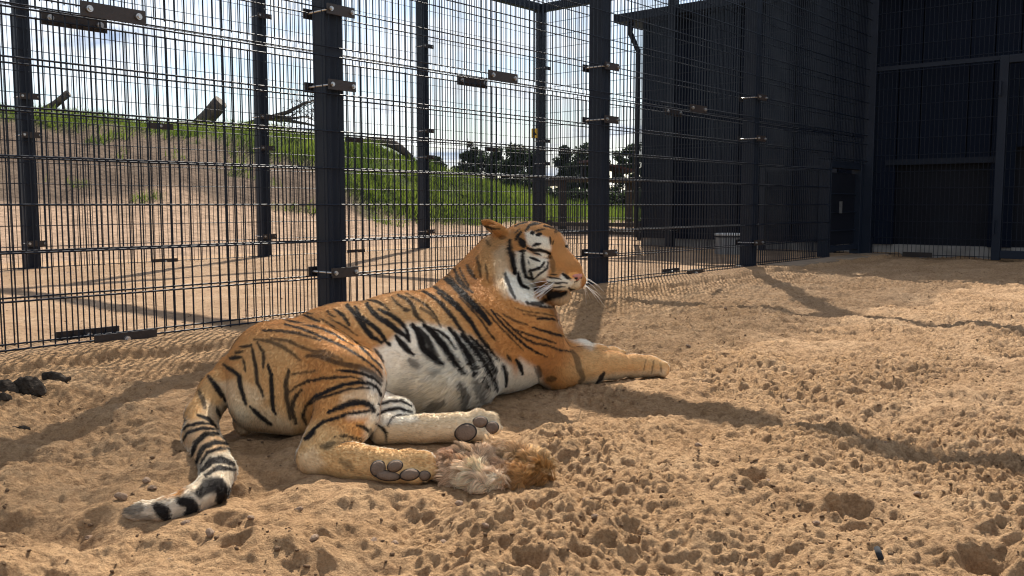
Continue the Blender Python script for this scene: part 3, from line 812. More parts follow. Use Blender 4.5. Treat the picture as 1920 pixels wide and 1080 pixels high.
# head, in its own axes: forward, tiger's right, up
YAW, PIT, ROLL = math.radians(46), math.radians(6), math.radians(0)
hF = np.array([math.cos(YAW) * math.cos(PIT), -math.sin(YAW) * math.cos(PIT), -math.sin(PIT)])
hR = np.array([-math.sin(YAW), -math.cos(YAW), 0.0])
hU = np.cross(hF, hR); hU = hU if hU[2] > 0 else -hU
HC = at(996, 479, 3.28)
AX = np.array([hF, hR, hU])
def hd(f, r, u): return HC + f * hF + r * hR + u * hU
HS = 1.0
def hcone(a, ra, b, rb, k=0.02, flow=(-1, 0, 0), reg='face'):
    T.cone((hd(*a), ra), (hd(*b), rb), k, flow[0] * hF + flow[1] * hR + flow[2] * hU, reg)
def hell(c, rad, k=0.02, flow=(-1, 0, 0), reg='face', sub=False, ax=None):
    T.ell(hd(*c), AX if ax is None else ax, rad, k, flow[0] * hF + flow[1] * hR + flow[2] * hU, reg, sub)
hell((0.0, 0, 0.028), (.122, .106, .094), 0.03, (-1, 0, .3), 'crown')
hell((0.065, 0, 0.040), (.078, .078, .066), 0.03, (-.9, 0, .6), 'face')
hcone((0.09, 0, 0.030), .056, (0.195, 0, -0.026), .042, 0.02, (-1, 0, .3))
for sgn in (1, -1):
    hell((0.180, sgn * 0.032, -0.060), (.052, .043, .037), 0.012, (-.6, sgn * .8, -.3), 'muzzle')
    hell((0.105, sgn * 0.060, -0.030), (.055, .040, .045), 0.03, (-1, sgn * .4, -.3))
    hell((0.000, sgn * 0.088, -0.058), (.070, .058, .100), 0.03, (-.6, sgn * .5, -1), 'ruff')
    hell((-0.045, sgn * 0.094, -0.075), (.058, .058, .100), 0.03, (-.6, sgn * .4, -1), 'ruff')
    hcone((0.094, sgn * 0.058, 0.052), .016, (0.125, sgn * 0.034, 0.040), .012, 0.016, (-1, 0, .5))      # brow
    hell((0.128, sgn * 0.050, 0.018), (.018, .013, .013), 0.010, (-1, 0, 0), sub=True)
    hell((0.112, sgn * 0.053, 0.020), (.020, .017, .015), 0.006, (-1, sgn * .3, -.2), 'lid')
hcone((0.03, 0, -0.098), .060, (0.145, 0, -0.116), .034, 0.02, (-1, 0, -.4), 'chin')
hell((0.158, 0, -0.116), (.030, .036, .026), 0.012, (-.5, 0, -1), 'chin')
hell((0.216, 0, -0.030), (.024, .027, .023), 0.010, (-1, 0, .3), 'muzzle')
hell((0.192, 0.0, -0.092), (.034, .05, .0012), 0.005, (-1, 0, 0), sub=True)                             # mouth line
# ears, laid back
for sgn in (1, -1):
    b0 = (-0.045, sgn * 0.075, 0.066 if sgn > 0 else 0.050); tip = (-0.085, sgn * 0.160, 0.112 if sgn > 0 else 0.06)
    ea = hd(*tip) - hd(*b0); ea /= np.linalg.norm(ea)
    en = np.cross(ea, hU * 0.35 + hR * sgn * 0.9); en /= np.linalg.norm(en); ec = np.cross(en, ea)
    mid = (hd(*b0) * 0.45 + hd(*tip) * 0.55)
    T.ell(mid, [ea, ec, en], (.058, .043, .019) if sgn > 0 else (.05, .04, .02), 0.016, ea, 'ear')
    T.ell(mid + ec * sgn * 0.0 + hR * sgn * 0.022 + hU * 0.004 + ea * .01, [ea, ec, en], (.042, .020, .020), 0.008, ea, 'ear', sub=True)

TV, TF = T.grow(0.0062)
TN = vnormals(TV, TF)
if (TN * (TV - TV.mean(0))).sum() < 0:
    TF = TF[:, ::-1]; TN = -TN
# ---- coat: ground colours, stripes and painted crease shade, drawn where they lie on the animal
ORANGE, RUST, TAN, CREAM, WHITE, BLACK = [np.array(c) for c in ((.62, .312, .102), (.53, .228, .058), (.70, .445, .195), (.79, .63, .41), (.92, .86, .72), (.014, .010, .008))]
ZO = {'A': (420, 560, 3.856), 'B': (640, 520, 3.856), 'C': (820, 480, 3.856), 'H': (890, 400, 5.686), 'T': (220, 660, 3.175), 'L': (540, 690, 4.697), 'P': (0, 0, 1.0)}
PATCH = [  # view, colour, softness in px, strength, outline
 ('P', TAN, 26, .75, [(430, 690), (470, 640), (540, 640), (580, 700), (570, 820), (440, 820)]),
 ('P', RUST, 30, .5, [(560, 660), (640, 640), (680, 690), (600, 760), (560, 740)]),
 ('P', RUST, 40, .8, [(845, 520), (900, 470), (940, 560), (1040, 600), (1060, 670), (1000, 700), (930, 630)]),
 ('P', TAN, 26, .6, [(640, 575), (760, 550), (850, 585), (900, 640), (800, 640), (700, 640)]),
 ('B', WHITE, 9, 1.0, [(240, 520), (330, 480), (480, 330), (600, 335), (780, 365), (930, 430), (1080, 545), (1170, 600), (1234, 640), (1260, 720), (1400, 730), (1500, 800), (1460, 860), (1234, 830), (1000, 960), (760, 1000), (400, 1000), (270, 900), (310, 700), (290, 620)]),
 ('B', CREAM, 20, .55, [(330, 800), (700, 780), (860, 860), (800, 980), (420, 960)]),
 ('A', WHITE, 12, .9, [(1000, 520), (1090, 540), (1160, 600), (1180, 760), (1090, 1040), (1010, 1030), (1040, 860), (900, 860), (930, 830), (1060, 810), (1030, 640)]),
 ('A', CREAM, 10, .6, [(860, 690), (1000, 650), (1120, 690), (1130, 780), (1060, 760), (960, 730), (840, 760)]),
 ('A', CREAM, 12, .7, [(120, 600), (230, 640), (300, 720), (240, 790), (170, 760)]),
 ('A', CREAM, 14, .65, [(150, 770), (330, 790), (480, 880), (600, 930), (610, 1030), (60, 1000), (60, 800)]),
 ('A', CREAM, 8, .9, [(70, 790), (130, 770), (180, 830), (190, 960), (110, 960)]),
 ('T', TAN, 10, .8, [(350, 390), (480, 200), (600, 100), (650, 300), (600, 440), (480, 410)]),
 ('T', CREAM, 8, .7, [(590, 180), (700, 170), (760, 320), (700, 340), (620, 400), (600, 330), (640, 280)]),
 ('T', CREAM, 8, .75, [(530, 290), (600, 330), (600, 440), (480, 380), (520, 340)]),
 ('T', CREAM, 6, .55, [(360, 400), (520, 400), (600, 450), (700, 600), (640, 640), (480, 680), (360, 520)]),
 ('T', np.array([.66, .56, .42]), 5, .95, [(490, 650), (560, 600), (680, 590), (720, 650), (700, 830), (560, 930), (380, 1000), (240, 1000), (30, 1000), (30, 900), (380, 860)]),
 ('P', TAN, 10, .85, [(550, 800), (600, 790), (690, 830), (830, 840), (835, 915), (690, 912), (555, 890)]),
 ('P', CREAM, 8, .5, [(560, 850), (590, 840), (610, 870), (590, 890), (560, 880)]),
 ('P', CREAM, 8, .95, [(690, 795), (740, 785), (860, 768), (950, 765), (955, 840), (690, 835)]),
 ('P', WHITE, 6, .9, [(715, 745), (780, 745), (785, 790), (740, 795), (715, 800)]),
 ('P', TAN, 24, .7, [(1080, 670), (1110, 640), (1190, 655), (1260, 655), (1260, 720), (1090, 735), (1060, 690)]),
 ('P', CREAM, 8, .8, [(1090, 715), (1150, 700), (1230, 695), (1250, 690), (1250, 715), (1100, 735)]),
 ('P', WHITE, 8, .9, [(1040, 575), (1062, 590), (1085, 625), (1120, 640), (1110, 655), (1070, 636), (1048, 610)]),
 ('P', WHITE, 8, .8, [(975, 672), (1005, 690), (1018, 715), (1000, 730), (960, 725)]),
 # head
 ('H', CREAM, 8, .8, [(180, 420), (330, 330), (380, 560), (400, 800), (330, 900), (220, 760)]),
 ('H', TAN, 12, .6, [(60, 300), (200, 340), (240, 700), (60, 620)]),
 ('H', WHITE, 5, 1.0, [(430, 420), (560, 395), (640, 450), (780, 480), (790, 560), (770, 680), (660, 740), (640, 900), (820, 1010), (540, 970), (380, 900), (310, 720), (330, 600), (420, 660)]),
 ('H', WHITE, 4, 1.0, [(535, 210), (600, 185), (700, 235), (780, 260), (810, 340), (815, 400), (740, 390), (640, 390), (560, 330)]),
 ('H', WHITE, 3, 1.0, [(630, 405), (720, 418), (795, 440), (780, 480), (700, 462)]),
 ('H', WHITE, 4, 1.0, [(920, 200), (1000, 230), (1060, 380), (1040, 430), (990, 370), (960, 290)]),
 ('H', WHITE, 4, 1.0, [(760, 690), (900, 690), (935, 640), (1010, 700), (1030, 720), (1130, 650), (1130, 800), (1040, 830), (930, 830), (800, 800)]),
 ('H', CREAM, 6, .9, [(820, 880), (960, 840), (1060, 850), (1060, 930), (960, 1000), (840, 990)]),
 ('H', CREAM, 8, .7, [(80, 150), (180, 190), (160, 300), (100, 260)]),
 ('H', TAN, 8, .5, [(160, 280), (340, 250), (330, 330), (180, 360)]),
]
S = [  # view, width, strength, points
 ('A', 14, 1, '555,110 640,148 690,168'), ('A', 15, 1, '700,145 790,205 880,265 980,340 1050,410 1110,470 1142,505'),
 ('A', 15, 1, '420,150 560,185 700,215 800,260 880,310 935,342'), ('A', 16, 1, '440,190 560,220 680,265 800,320 900,370 1000,430 1080,490 1120,530 1142,570'),
 ('A', 18, .85, '280,232 400,235 520,250 620,275 700,300'), ('A', 22, .6, '220,295 330,310 430,350 500,400 550,450'),
 ('A', 20, .6, '340,290 470,310 560,350 650,385 740,378'), ('A', 30, .65, '600,415 700,420 800,460 900,480 1000,500 1080,540 1135,595'), ('A', 26, .45, '640,400 760,400 850,440'),
 ('A', 22, 1, '820,515 920,525 1010,545 1090,580 1128,625'), ('A', 14, .6, '480,550 560,540 680,522'), ('A', 17, .9, '460,690 520,640 600,600 700,580 820,570 920,565 1000,580'),
 ('A', 24, 1, '570,840 600,770 660,710 760,665 860,625 960,605 1060,615 1110,650 1132,700'), ('A', 16, .9, '620,765 690,720 800,690 900,655 1000,645 1080,650'),
 ('A', 36, 1, '760,822 840,785 920,755 1000,750 1060,772 1085,812'), ('A', 22, 1, '610,990 660,940 720,890 820,860 900,830 1000,820 1085,815'), ('A', 20, .9, '590,910 572,850 590,785'),
 ('A', 26, .9, '520,900 490,800 510,720 560,660'), ('A', 28, .85, '480,870 455,720 448,610 470,520'), ('A', 34, 1, '590,1015 640,970 655,940'),
 ('A', 26, 1, '320,480 345,560 345,640 350,720 355,800 372,832'), ('A', 22, .9, '200,340 215,420 235,520 240,600 270,660 285,710'), ('A', 20, .8, '240,320 280,380 290,440 285,500'),
 ('A', 14, .8, '130,420 150,480 155,530'), ('A', 28, 1, '0,480 60,520 110,560 120,640 140,700 160,765'), ('A', 26, 1, '190,785 250,840 310,890 345,912'), ('A', 16, .9, '110,352 200,342'), ('A', 26, .95, '48,432 115,425'), ('A', 16, .9, '80,392 135,385'),
 ('A', 10, .9, '580,105 640,112'), ('A', 14, .9, '745,90 770,120 800,130'), ('A', 20, 1, '800,80 860,120 890,170 905,195'), ('A', 11, .8, '760,140 830,180 900,220 960,270'),
 ('A', 20, .9, '960,915 1010,930 1040,962'), ('A', 12, .8, '800,1000 860,985 930,1005 1000,1015'),
 ('B', 32, 1, '40,205 90,260 130,310 170,370 220,430 290,470'), ('B', 27, 1, '100,215 130,270 180,320 240,360 290,410 320,460 352,492'), ('B', 34, 1, '185,195 220,250 280,300 350,340 410,390 460,420 490,462'),
 ('B', 25, 1, '270,235 350,270 410,310 450,350 480,400 490,440'), ('B', 15, .9, '180,165 260,178 310,205 345,245'), ('B', 18, .9, '0,265 40,310 58,348'), ('B', 13, .8, '360,145 400,190 450,225'), ('B', 20, .8, '450,236 490,236'),
 ('B', 24, .85, '410,130 470,155 520,210 530,260 560,300 600,330'), ('B', 14, .85, '470,120 560,170 620,210 660,250 690,290'), ('B', 18, .6, '570,220 640,260 690,310 720,360'),
 ('B', 44, 1, '515,345 550,390 570,440 590,510 640,570 690,610 722,632'), ('B', 36, .95, '560,370 610,430 640,490 660,540 690,590'), ('B', 34, 1, '395,425 430,470 460,510 515,555'),
 ('B', 42, 1, '600,350 650,390 700,450 740,500 770,550 810,610 850,660 882,695'), ('B', 19, 1, '640,360 720,400 770,440 800,490 822,522'), ('B', 24, .95, '580,95 660,140 720,190 770,250 820,310 850,360 890,410 912,452'),
 ('B', 34, 1, '780,370 830,430 870,500 900,560 930,640 952,705'), ('B', 20, 1, '840,450 890,500 940,580 970,640 985,700'), ('B', 21, 1, '650,60 760,130 830,190 900,270 950,340 990,410 1030,470 1080,530 1122,592'),
 ('B', 38, 1, '870,420 930,480 990,560 1030,620 1060,680 1090,740 1115,800'), ('B', 29, 1, '930,430 1000,500 1050,560 1080,620 1112,695'), ('B', 38, 1, '730,-8 800,50 860,100 930,170 980,220 1030,280 1072,335'), ('B', 14, .9, '820,5 870,60 935,105'),
 ('B', 25, 1, '1010,720 1040,760 1052,812'), ('B', 25, 1, '1160,630 1185,700 1188,785'), ('B', 16, .9, '1198,565 1228,605'), ('B', 14, .8, '620,40 700,85 800,150'),
 ('B', 44, .45, '490,600 545,645'), ('B', 40, .22, '640,705 685,680'), ('B', 50, .45, '725,900 640,930 600,965'), ('B', 50, .6, '840,770 880,850 895,940'), ('B', 64, .5, '960,760 1000,830 1020,880'), ('B', 20, .8, '240,520 280,570 300,610'),
 ('C', 36, 1, '40,150 110,200 170,270 240,330 270,370 330,420 380,490'), ('C', 22, .9, '120,90 150,160 190,220 250,265'), ('C', 24, .8, '215,70 240,120 272,165'), ('C', 18, .6, '285,20 305,90 312,150'), ('C', 14, .9, '160,90 200,180 240,250'),
 ('C', 23, 1, '0,265 100,340 170,400 240,480 290,560 340,640 400,710 432,748'), ('C', 13, .9, '160,300 250,390 320,470 370,550 420,610'), ('C', 15, 1, '390,390 450,470 520,540 570,590 640,650 720,700 790,730'),
 ('C', 13, .95, '420,410 500,480 560,540 620,590 700,630 800,650 880,680 965,692'), ('C', 12, .95, '540,525 660,570 760,600 862,632'), ('C', 15, 1, '690,518 780,545 860,570 965,590'), ('C', 15, 1, '720,455 800,453 868,466'), ('C', 10, .6, '560,378 660,405 760,415 860,440'),
 ('C', 15, .9, '640,330 700,355 780,370 832,374'), ('C', 34, .45, '970,690 1010,740 1025,820 1055,880 1030,910'), ('C', 26, .95, '1205,845 1182,885 1155,918'), ('C', 34, .5, '800,890 850,885'), ('C', 30, .6, '728,800 742,865'),
 ('C', 26, 1, '570,750 595,790 615,852'), ('C', 10, .5, '700,800 730,880 735,930'),
 ('H', 15, .95, '350,140 440,90 560,65 700,65'), ('H', 19, 1, '425,145 500,110 590,85 630,92'), ('H', 26, 1, '545,185 590,130 650,110 720,100 800,110 870,155 905,195'), ('H', 16, .95, '735,138 800,145 870,178'), ('H', 14, .9, '680,62 780,85 850,120'),
 ('H', 25, 1, '438,292 470,240 497,198'), ('H', 12, .9, '430,220 482,168'), ('H', 62, 1, '490,285 505,315 525,340'), ('H', 38, 1, '605,212 628,208'), ('H', 36, 1, '664,232 705,218'), ('H', 16, .9, '635,190 745,170'), ('H', 26, 1, '620,348 650,330 702,325'),
 ('H', 30, 1, '565,365 620,395 700,395 760,412 806,430'), ('H', 16, 1, '625,420 680,435 712,452'), ('H', 27, 1, '595,473 640,490 695,512'), ('H', 40, 1, '510,400 510,450 510,520 520,600 545,680 625,692'), ('H', 24, 1, '468,410 540,402'),
 ('H', 25, 1, '580,620 640,600 700,580 742,528'), ('H', 20, 1, '592,600 622,692'), ('H', 18, 1, '648,684 710,632 770,590 782,520'), ('H', 12, .8, '570,500 585,545'), ('H', 10, .8, '745,560 735,580'), ('H', 46, 1, '375,300 375,400 400,480 410,560 427,645'),
 ('H', 34, 1, '458,640 470,700 500,770 570,800'), ('H', 30, .75, '320,640 360,760 400,850 432,905'), ('H', 52, .85, '650,810 720,830 800,850 860,862'), ('H', 62, 1, '790,900 860,865 960,845'), ('H', 36, .85, '560,960 690,965 790,910'),
 ('H', 13, 1, '780,680 850,692 925,702'), ('H', 14, 1, '780,730 880,745 985,740'), ('H', 12, .95, '835,788 960,782'), ('H', 11, .9, '805,650 880,657'), ('H', 18, .9, '800,258 812,325'), ('H', 12, .9, '845,288 830,332'), ('H', 28, 1, '935,645 980,680 1025,700'),
 ('H', 24, 1, '970,345 982,358'), ('H', 20, 1, '1012,372 1018,388'), ('H', 18, .9, '75,122 180,160 265,168'), ('H', 44, .4, '270,255 320,260'), ('H', 26, .5, '130,300 165,355'), ('H', 12, .7, '30,450 40,560 60,640'), ('H', 44, .35, '820,470 840,620'),
 ('H', 24, .95, '1000,795 1040,815 1060,815'), ('H', 8, .9, '1060,730 1110,712'), ('H', 40, .6, '905,150 860,200'),
 ('T', 28, 1, '545,150 590,210 642,288'), ('T', 24, .75, '488,235 510,290 518,335'), ('T', 17, 1, '478,375 540,400 585,445'), ('T', 14, .9, '360,450 380,420 410,405'), ('T', 15, 1, '362,492 420,440 500,425 565,432'), ('T', 17, 1, '382,545 420,480 500,455 595,462'),
 ('T', 25, 1, '440,630 470,540 530,490 610,488'), ('T', 24, 1, '475,655 510,570 580,540 655,548'), ('T', 17, 1, '498,665 540,600 610,575 685,582'), ('T', 34, 1, '512,705 560,650 620,640 690,668'), ('T', 26, 1, '525,735 600,690 695,702'), ('T', 70, 1, '490,840 545,795 600,795 630,830 610,880'),
 ('T', 14, .7, '500,775 560,745'), ('T', 56, 1, '370,885 430,900 455,935 420,962'), ('T', 62, 1, '235,925 270,950 290,992'), ('T', 60, .5, '50,935 140,925'), ('T', 30, .3, '100,975 200,985'), ('T', 20, .9, '590,330 605,380'),
 ('P', 2.2, .5, '1226,676 1222,700'), ('P', 2.2, .5, '1238,680 1240,698'), ('P', 2.0, .4, '1212,672 1206,698'), ('C', 12, .6, '345,60 360,130 365,190'), ('C', 16, .8, '60,110 120,190 180,250'), ('C', 12, .7, '470,420 560,470 660,500'), ('C', 12, .75, '300,340 380,430 460,520 540,600 620,680'), ('C', 10, .6, '620,420 740,440 840,455'),  # the P marks paint the shade between the toes as dark lines
 ('L', 46, .5, '300,690 350,690 400,660'), ('L', 60, .3, '470,820 560,875'), ('L', 16, .85, '440,600 540,608 645,645'), ('L', 24, 1, '615,505 680,530 705,552'), ('L', 22, 1, '795,325 900,295 1000,288 1085,335'), ('L', 25, 1, '785,412 880,370 980,355 1095,392'),  # the ankle crease among these is shade drawn in as a dark line
 ('L', 14, 1, '880,505 910,450 960,415 1065,420'), ('L', 19, 1, '768,490 830,530 868,570 870,645'), ('L', 30, .5, '725,540 730,640'),
]
STR = []
for vw, wd, st, pts in S:
    ox, oy, sc = ZO[vw]
    Q = np.array([[float(a) for a in p.split(',')] for p in pts.split()])
    Q = Q / sc + np.array([ox, oy])
    STR.append((Q, 1.36 * wd / sc, st ** 0.65))
def poly_sd(X, Y, Q):
    """signed distance to an outline, negative inside"""
    d = np.full(X.shape, 1e9); ins = np.zeros(X.shape, bool)
    for i in range(len(Q)):
        a, b = Q[i], Q[(i + 1) % len(Q)]; ab = b - a
        t = np.clip(((X - a[0]) * ab[0] + (Y - a[1]) * ab[1]) / (ab @ ab + 1e-9), 0, 1)
        d = np.minimum(d, np.hypot(X - a[0] - t * ab[0], Y - a[1] - t * ab[1]))
        c = (a[1] > Y) != (b[1] > Y)
        ins ^= c & (X < (b[0] - a[0]) * (Y - a[1]) / (b[1] - a[1] + 1e-12) + a[0])
    return np.where(ins, -d, d)
def n3(P, f, seed):
    return perlin(P[:, 0] * f + 3.1 * P[:, 2] * f, P[:, 1] * f - 2.3 * P[:, 2] * f + 5, seed)
SPINE_A, SPINE_B = trunk[0][0], trunk[-1][0]
def coat(P, N):
    X, Y, D = to_px(P)
    jx, jy = n3(P, 95, 301) + n3(P, 40, 305), n3(P, 95, 302) + n3(P, 40, 306)
    X = X + 1.5 * jx; Y = Y + 1.5 * jy
    view = P - np.array([0, 0, CAM_Z]); view /= np.linalg.norm(view, axis=1, keepdims=True)
    facing = sstep(-0.05, 0.22, -(N * view).sum(1))
    C = np.repeat(ORANGE[None], len(P), 0) * (1 + 0.18 * n3(P, 9, 303)[:, None])
    base = C.copy()
    for vw, col, soft, al, Q in PATCH:
        ox, oy, sc = ZO[vw]
        Q = np.array(Q, float) / sc + np.array([ox, oy])
        lo, hi = Q.min(0) - soft, Q.max(0) + soft
        m = (X > lo[0]) & (X < hi[0]) & (Y > lo[1]) & (Y < hi[1])
        if not m.any(): continue
        w = al * (1 - sstep(-soft, soft, poly_sd(X[m], Y[m], Q)))
        C[m] = C[m] * (1 - w[:, None]) + col * w[:, None]
    K = np.zeros(len(P))
    for Q, wd, st in STR:
        lo, hi = Q.min(0) - wd - 2, Q.max(0) + wd + 2
        m = (X > lo[0]) & (X < hi[0]) & (Y > lo[1]) & (Y < hi[1])
        if not m.any(): continue
        x, y = X[m], Y[m]
        seg_l = np.linalg.norm(np.diff(Q, axis=0), axis=1); L = seg_l.sum(); acc = 0.0
        best = np.full(x.shape, 9.0)
        for i in range(len(Q) - 1):
            a, b = Q[i], Q[i + 1]; ab = b - a
            t = np.clip(((x - a[0]) * ab[0] + (y - a[1]) * ab[1]) / (ab @ ab + 1e-9), 0, 1)
            s_ = (acc + t * seg_l[i]) / L
            hw = 0.5 * wd * (0.42 + 0.58 * np.sin(np.pi * np.clip(s_, 0.06, 0.94)) ** 0.6)
            best = np.minimum(best, np.hypot(x - a[0] - t * ab[0], y - a[1] - t * ab[1]) / hw)
            acc += seg_l[i]
        edge = 0.9 / (0.5 * wd) + 0.16
        k = st * (1 - sstep(1 - edge, 1 + edge, best))
        K[m] = np.maximum(K[m], k)
    # the far side, which the photograph does not show: bands round the trunk, pale underneath
    ab = SPINE_B - SPINE_A
    s_ = ((P - SPINE_A) @ ab) / np.linalg.norm(ab)
    band = np.sin(s_ * 62 + 3.0 * n3(P, 3.5, 311) + 9 * P[:, 2]) + 0.7 * n3(P, 8, 312)
    Kb = sstep(0.45, 0.75, band)
    low = 1 - sstep(0.05, 0.13, P[:, 2])
    Cb = base * (1 - low[:, None]) + WHITE * low[:, None]
    C = C * facing[:, None] + Cb * (1 - facing[:, None]); K = K * facing + Kb * (1 - facing)
    C = C * (1 - K[:, None]) + BLACK * K[:, None]
    return np.clip(C, 0.004, 0.95)

def coat_mat(name, sheen=0.0):
    m = bpy.data.materials.new(name); n, l = nodes_of(m)
    p = n['Principled BSDF']; p.inputs['Roughness'].default_value = 0.75; p.inputs['Specular IOR Level'].default_value = 0.2
    a = n.new('ShaderNodeAttribute'); a.attribute_name = 'coat'
    l.new(a.outputs['Color'], p.inputs['Base Color'])
    return m
def fur_mat(name, trans=0.34, nmix=0.7):
    m = bpy.data.materials.new(name); n, l = nodes_of(m)
    a = n.new('ShaderNodeAttribute'); a.attribute_name = 'coat'
    nn = n.new('ShaderNodeAttribute'); nn.attribute_name = 'lie'
    g = n.new('ShaderNodeNewGeometry')
    vm = n.new('ShaderNodeMix'); vm.data_type = 'VECTOR'; vm.inputs[0].default_value = nmix
    l.new(g.outputs['Normal'], vm.inputs[4]); l.new(nn.outputs['Vector'], vm.inputs[5])
    nz = n.new('ShaderNodeVectorMath'); nz.operation = 'NORMALIZE'; l.new(vm.outputs[1], nz.inputs[0])
    d = n.new('ShaderNodeBsdfDiffuse'); l.new(a.outputs['Color'], d.inputs['Color']); l.new(nz.outputs[0], d.inputs['Normal'])
    t = n.new('ShaderNodeBsdfTranslucent'); l.new(a.outputs['Color'], t.inputs['Color']); l.new(nz.outputs[0], t.inputs['Normal'])
    mx = n.new('ShaderNodeMixShader'); mx.inputs[0].default_value = trans
    l.new(d.outputs[0], mx.inputs[1]); l.new(t.outputs[0], mx.inputs[2])
    gl = n.new('ShaderNodeBsdfGlossy'); gl.inputs['Roughness'].default_value = 0.45; gl.inputs['Color'].default_value = (0.9, 0.85, 0.8, 1)
    m2 = n.new('ShaderNodeMixShader'); m2.inputs[0].default_value = 0.035
    l.new(mx.outputs[0], m2.inputs[1]); l.new(gl.outputs[0], m2.inputs[2]); l.new(m2.outputs[0], n['Material Output'].inputs[0])
    return m
M['coat'] = coat_mat('tiger_coat'); M['fur'] = fur_mat('tiger_fur')

def strands(name, P, N, Fl, length, rad, col, matr, parent, lift=0.35, droop=0.25, seed=1, npt=4, clump=0.0, tuft=0, tw=0.5):
    """fur: one curve per hair, lying along the flow"""
    r = np.random.default_rng(seed); n = len(P)
    tan = Fl - N * (Fl * N).sum(1, keepdims=True); tan /= np.linalg.norm(tan, axis=1, keepdims=True) + 1e-9
    jit = r.normal(0, 0.16, (n, 3)) + clump * np.stack([n3(P, 60, 401), n3(P, 60, 402), n3(P, 60, 403)], 1)
    d0 = tan + N * (lift * r.uniform(0.7, 1.4, n))[:, None] + jit; d0 /= np.linalg.norm(d0, axis=1, keepdims=True)
    L = (length * r.uniform(0.65, 1.25, n))[:, None]
    pts = [P - N * 0.002]
    cur = P.copy(); d = d0.copy()
    for k in range(npt - 1):
        cur = cur + d * (L / (npt - 1)); pts.append(cur.copy())
        d = d + np.array([0, 0, -droop]) * (k + 1) / npt - N * 0.10; d /= np.linalg.norm(d, axis=1, keepdims=True)
    A = np.stack(pts, 1).astype(np.float32)
    if tuft:
        # hairs draw together into locks: each leans to the nearest of a sparser set of guide hairs
        from mathutils.kdtree import KDTree
        gi = r.choice(n, n // tuft, replace=False)
        kd = KDTree(len(gi))
        for q, i in enumerate(gi): kd.insert(P[i], q)
        kd.balance()
        near_ = gi[np.array([kd.find(p)[1] for p in P])]
        w_ = (tw * np.ones(n) if np.isscalar(tw) else tw)[:, None]
        for k in range(1, npt):
            A[:, k] += (w_ * (k / (npt - 1)) ** 1.2 * (A[near_, k] - A[:, k])).astype(np.float32)
    cu = bpy.data.hair_curves.new(name)
    cu.add_curves([npt] * n)
    cu.attributes['position'].data.foreach_set('vector', A.ravel())
    ra = cu.attributes.get('radius') or cu.attributes.new('radius', 'FLOAT', 'POINT')
    pr = np.linspace(1.0, 0.15, npt, dtype=np.float32)[None] * (rad * r.uniform(0.7, 1.2, (n, 1))).astype(np.float32)
    ra.data.foreach_set('value', pr.ravel())
    ca = cu.attributes.new('coat', 'FLOAT_COLOR', 'CURVE'); c4 = np.ones((n, 4), np.float32); c4[:, :3] = col * r.uniform(0.66, 1.28, (n, 1)); ca.data.foreach_set('color', c4.ravel())
    na = cu.attributes.new('lie', 'FLOAT_VECTOR', 'CURVE'); na.data.foreach_set('vector', N.astype(np.float32).ravel())
    cu.materials.append(matr)
    o = bpy.data.objects.new(name, cu); COL.objects.link(o)
    if parent is not None: o.parent = parent
    return o
def scatter(V, F, n, seed, weight=None):
    r = np.random.default_rng(seed)
    tri = np.concatenate([F[:, [0, 1, 2]], F[:, [0, 2, 3]]])
    a, b, c = V[tri[:, 0]], V[tri[:, 1]], V[tri[:, 2]]
    ar = np.linalg.norm(np.cross(b - a, c - a), axis=1)
    if weight is not None: ar = ar * weight[tri].mean(1)
    idx = r.choice(len(tri), n, p=ar / ar.sum())
    u, v = r.random(n), r.random(n); sw = u + v > 1; u[sw], v[sw] = 1 - u[sw], 1 - v[sw]
    w = np.stack([1 - u - v, u, v], 1)
    return tri[idx], w
tiger_me = big_mesh('tiger', TV, TF, M['coat'])
vcol(tiger_me, 'coat', coat(TV, TN))
tiger = link('tiger', tiger_me, None)
tag(tiger, 'orange tiger with black stripes lying on the sand, eyes closed, tail curled forward', 'tiger')
FL, RG = T.flow(TV)
LEN = {'body': .0085, 'belly': .038, 'neck': .012, 'leg': .008, 'paw': .0045, 'foot': .009, 'thigh': .0085, 'tail': .011, 'crown': .007, 'face': .004, 'ruff': .036, 'muzzle': .004, 'lid': .003, 'chin': .020, 'ear': .008}
vlen = sum(RG[r] * LEN[r] for r in RG)
head_w = sum(RG[r] for r in ('crown', 'face', 'ruff', 'muzzle', 'lid', 'chin', 'ear'))
view_ = TV - np.array([0, 0, CAM_Z]); view_ /= np.linalg.norm(view_, axis=1, keepdims=True)
face_ = -(TN * view_).sum(1)
wt = (0.15 + 0.85 * sstep(-0.45, 0.0, face_)) * (1 + 4.5 * head_w) * sstep(-0.015, 0.004, TV[:, 2])
ti, tw = scatter(TV, TF, 330000, 7, wt)
mixv = lambda A: (A[ti] * (tw[..., None] if A.ndim == 2 else tw)).sum(1)
FP, FN, FF, FLN = mixv(TV), mixv(TN), mixv(FL), mixv(vlen)
FN /= np.linalg.norm(FN, axis=1, keepdims=True)
fx, fy, _ = to_px(FP)
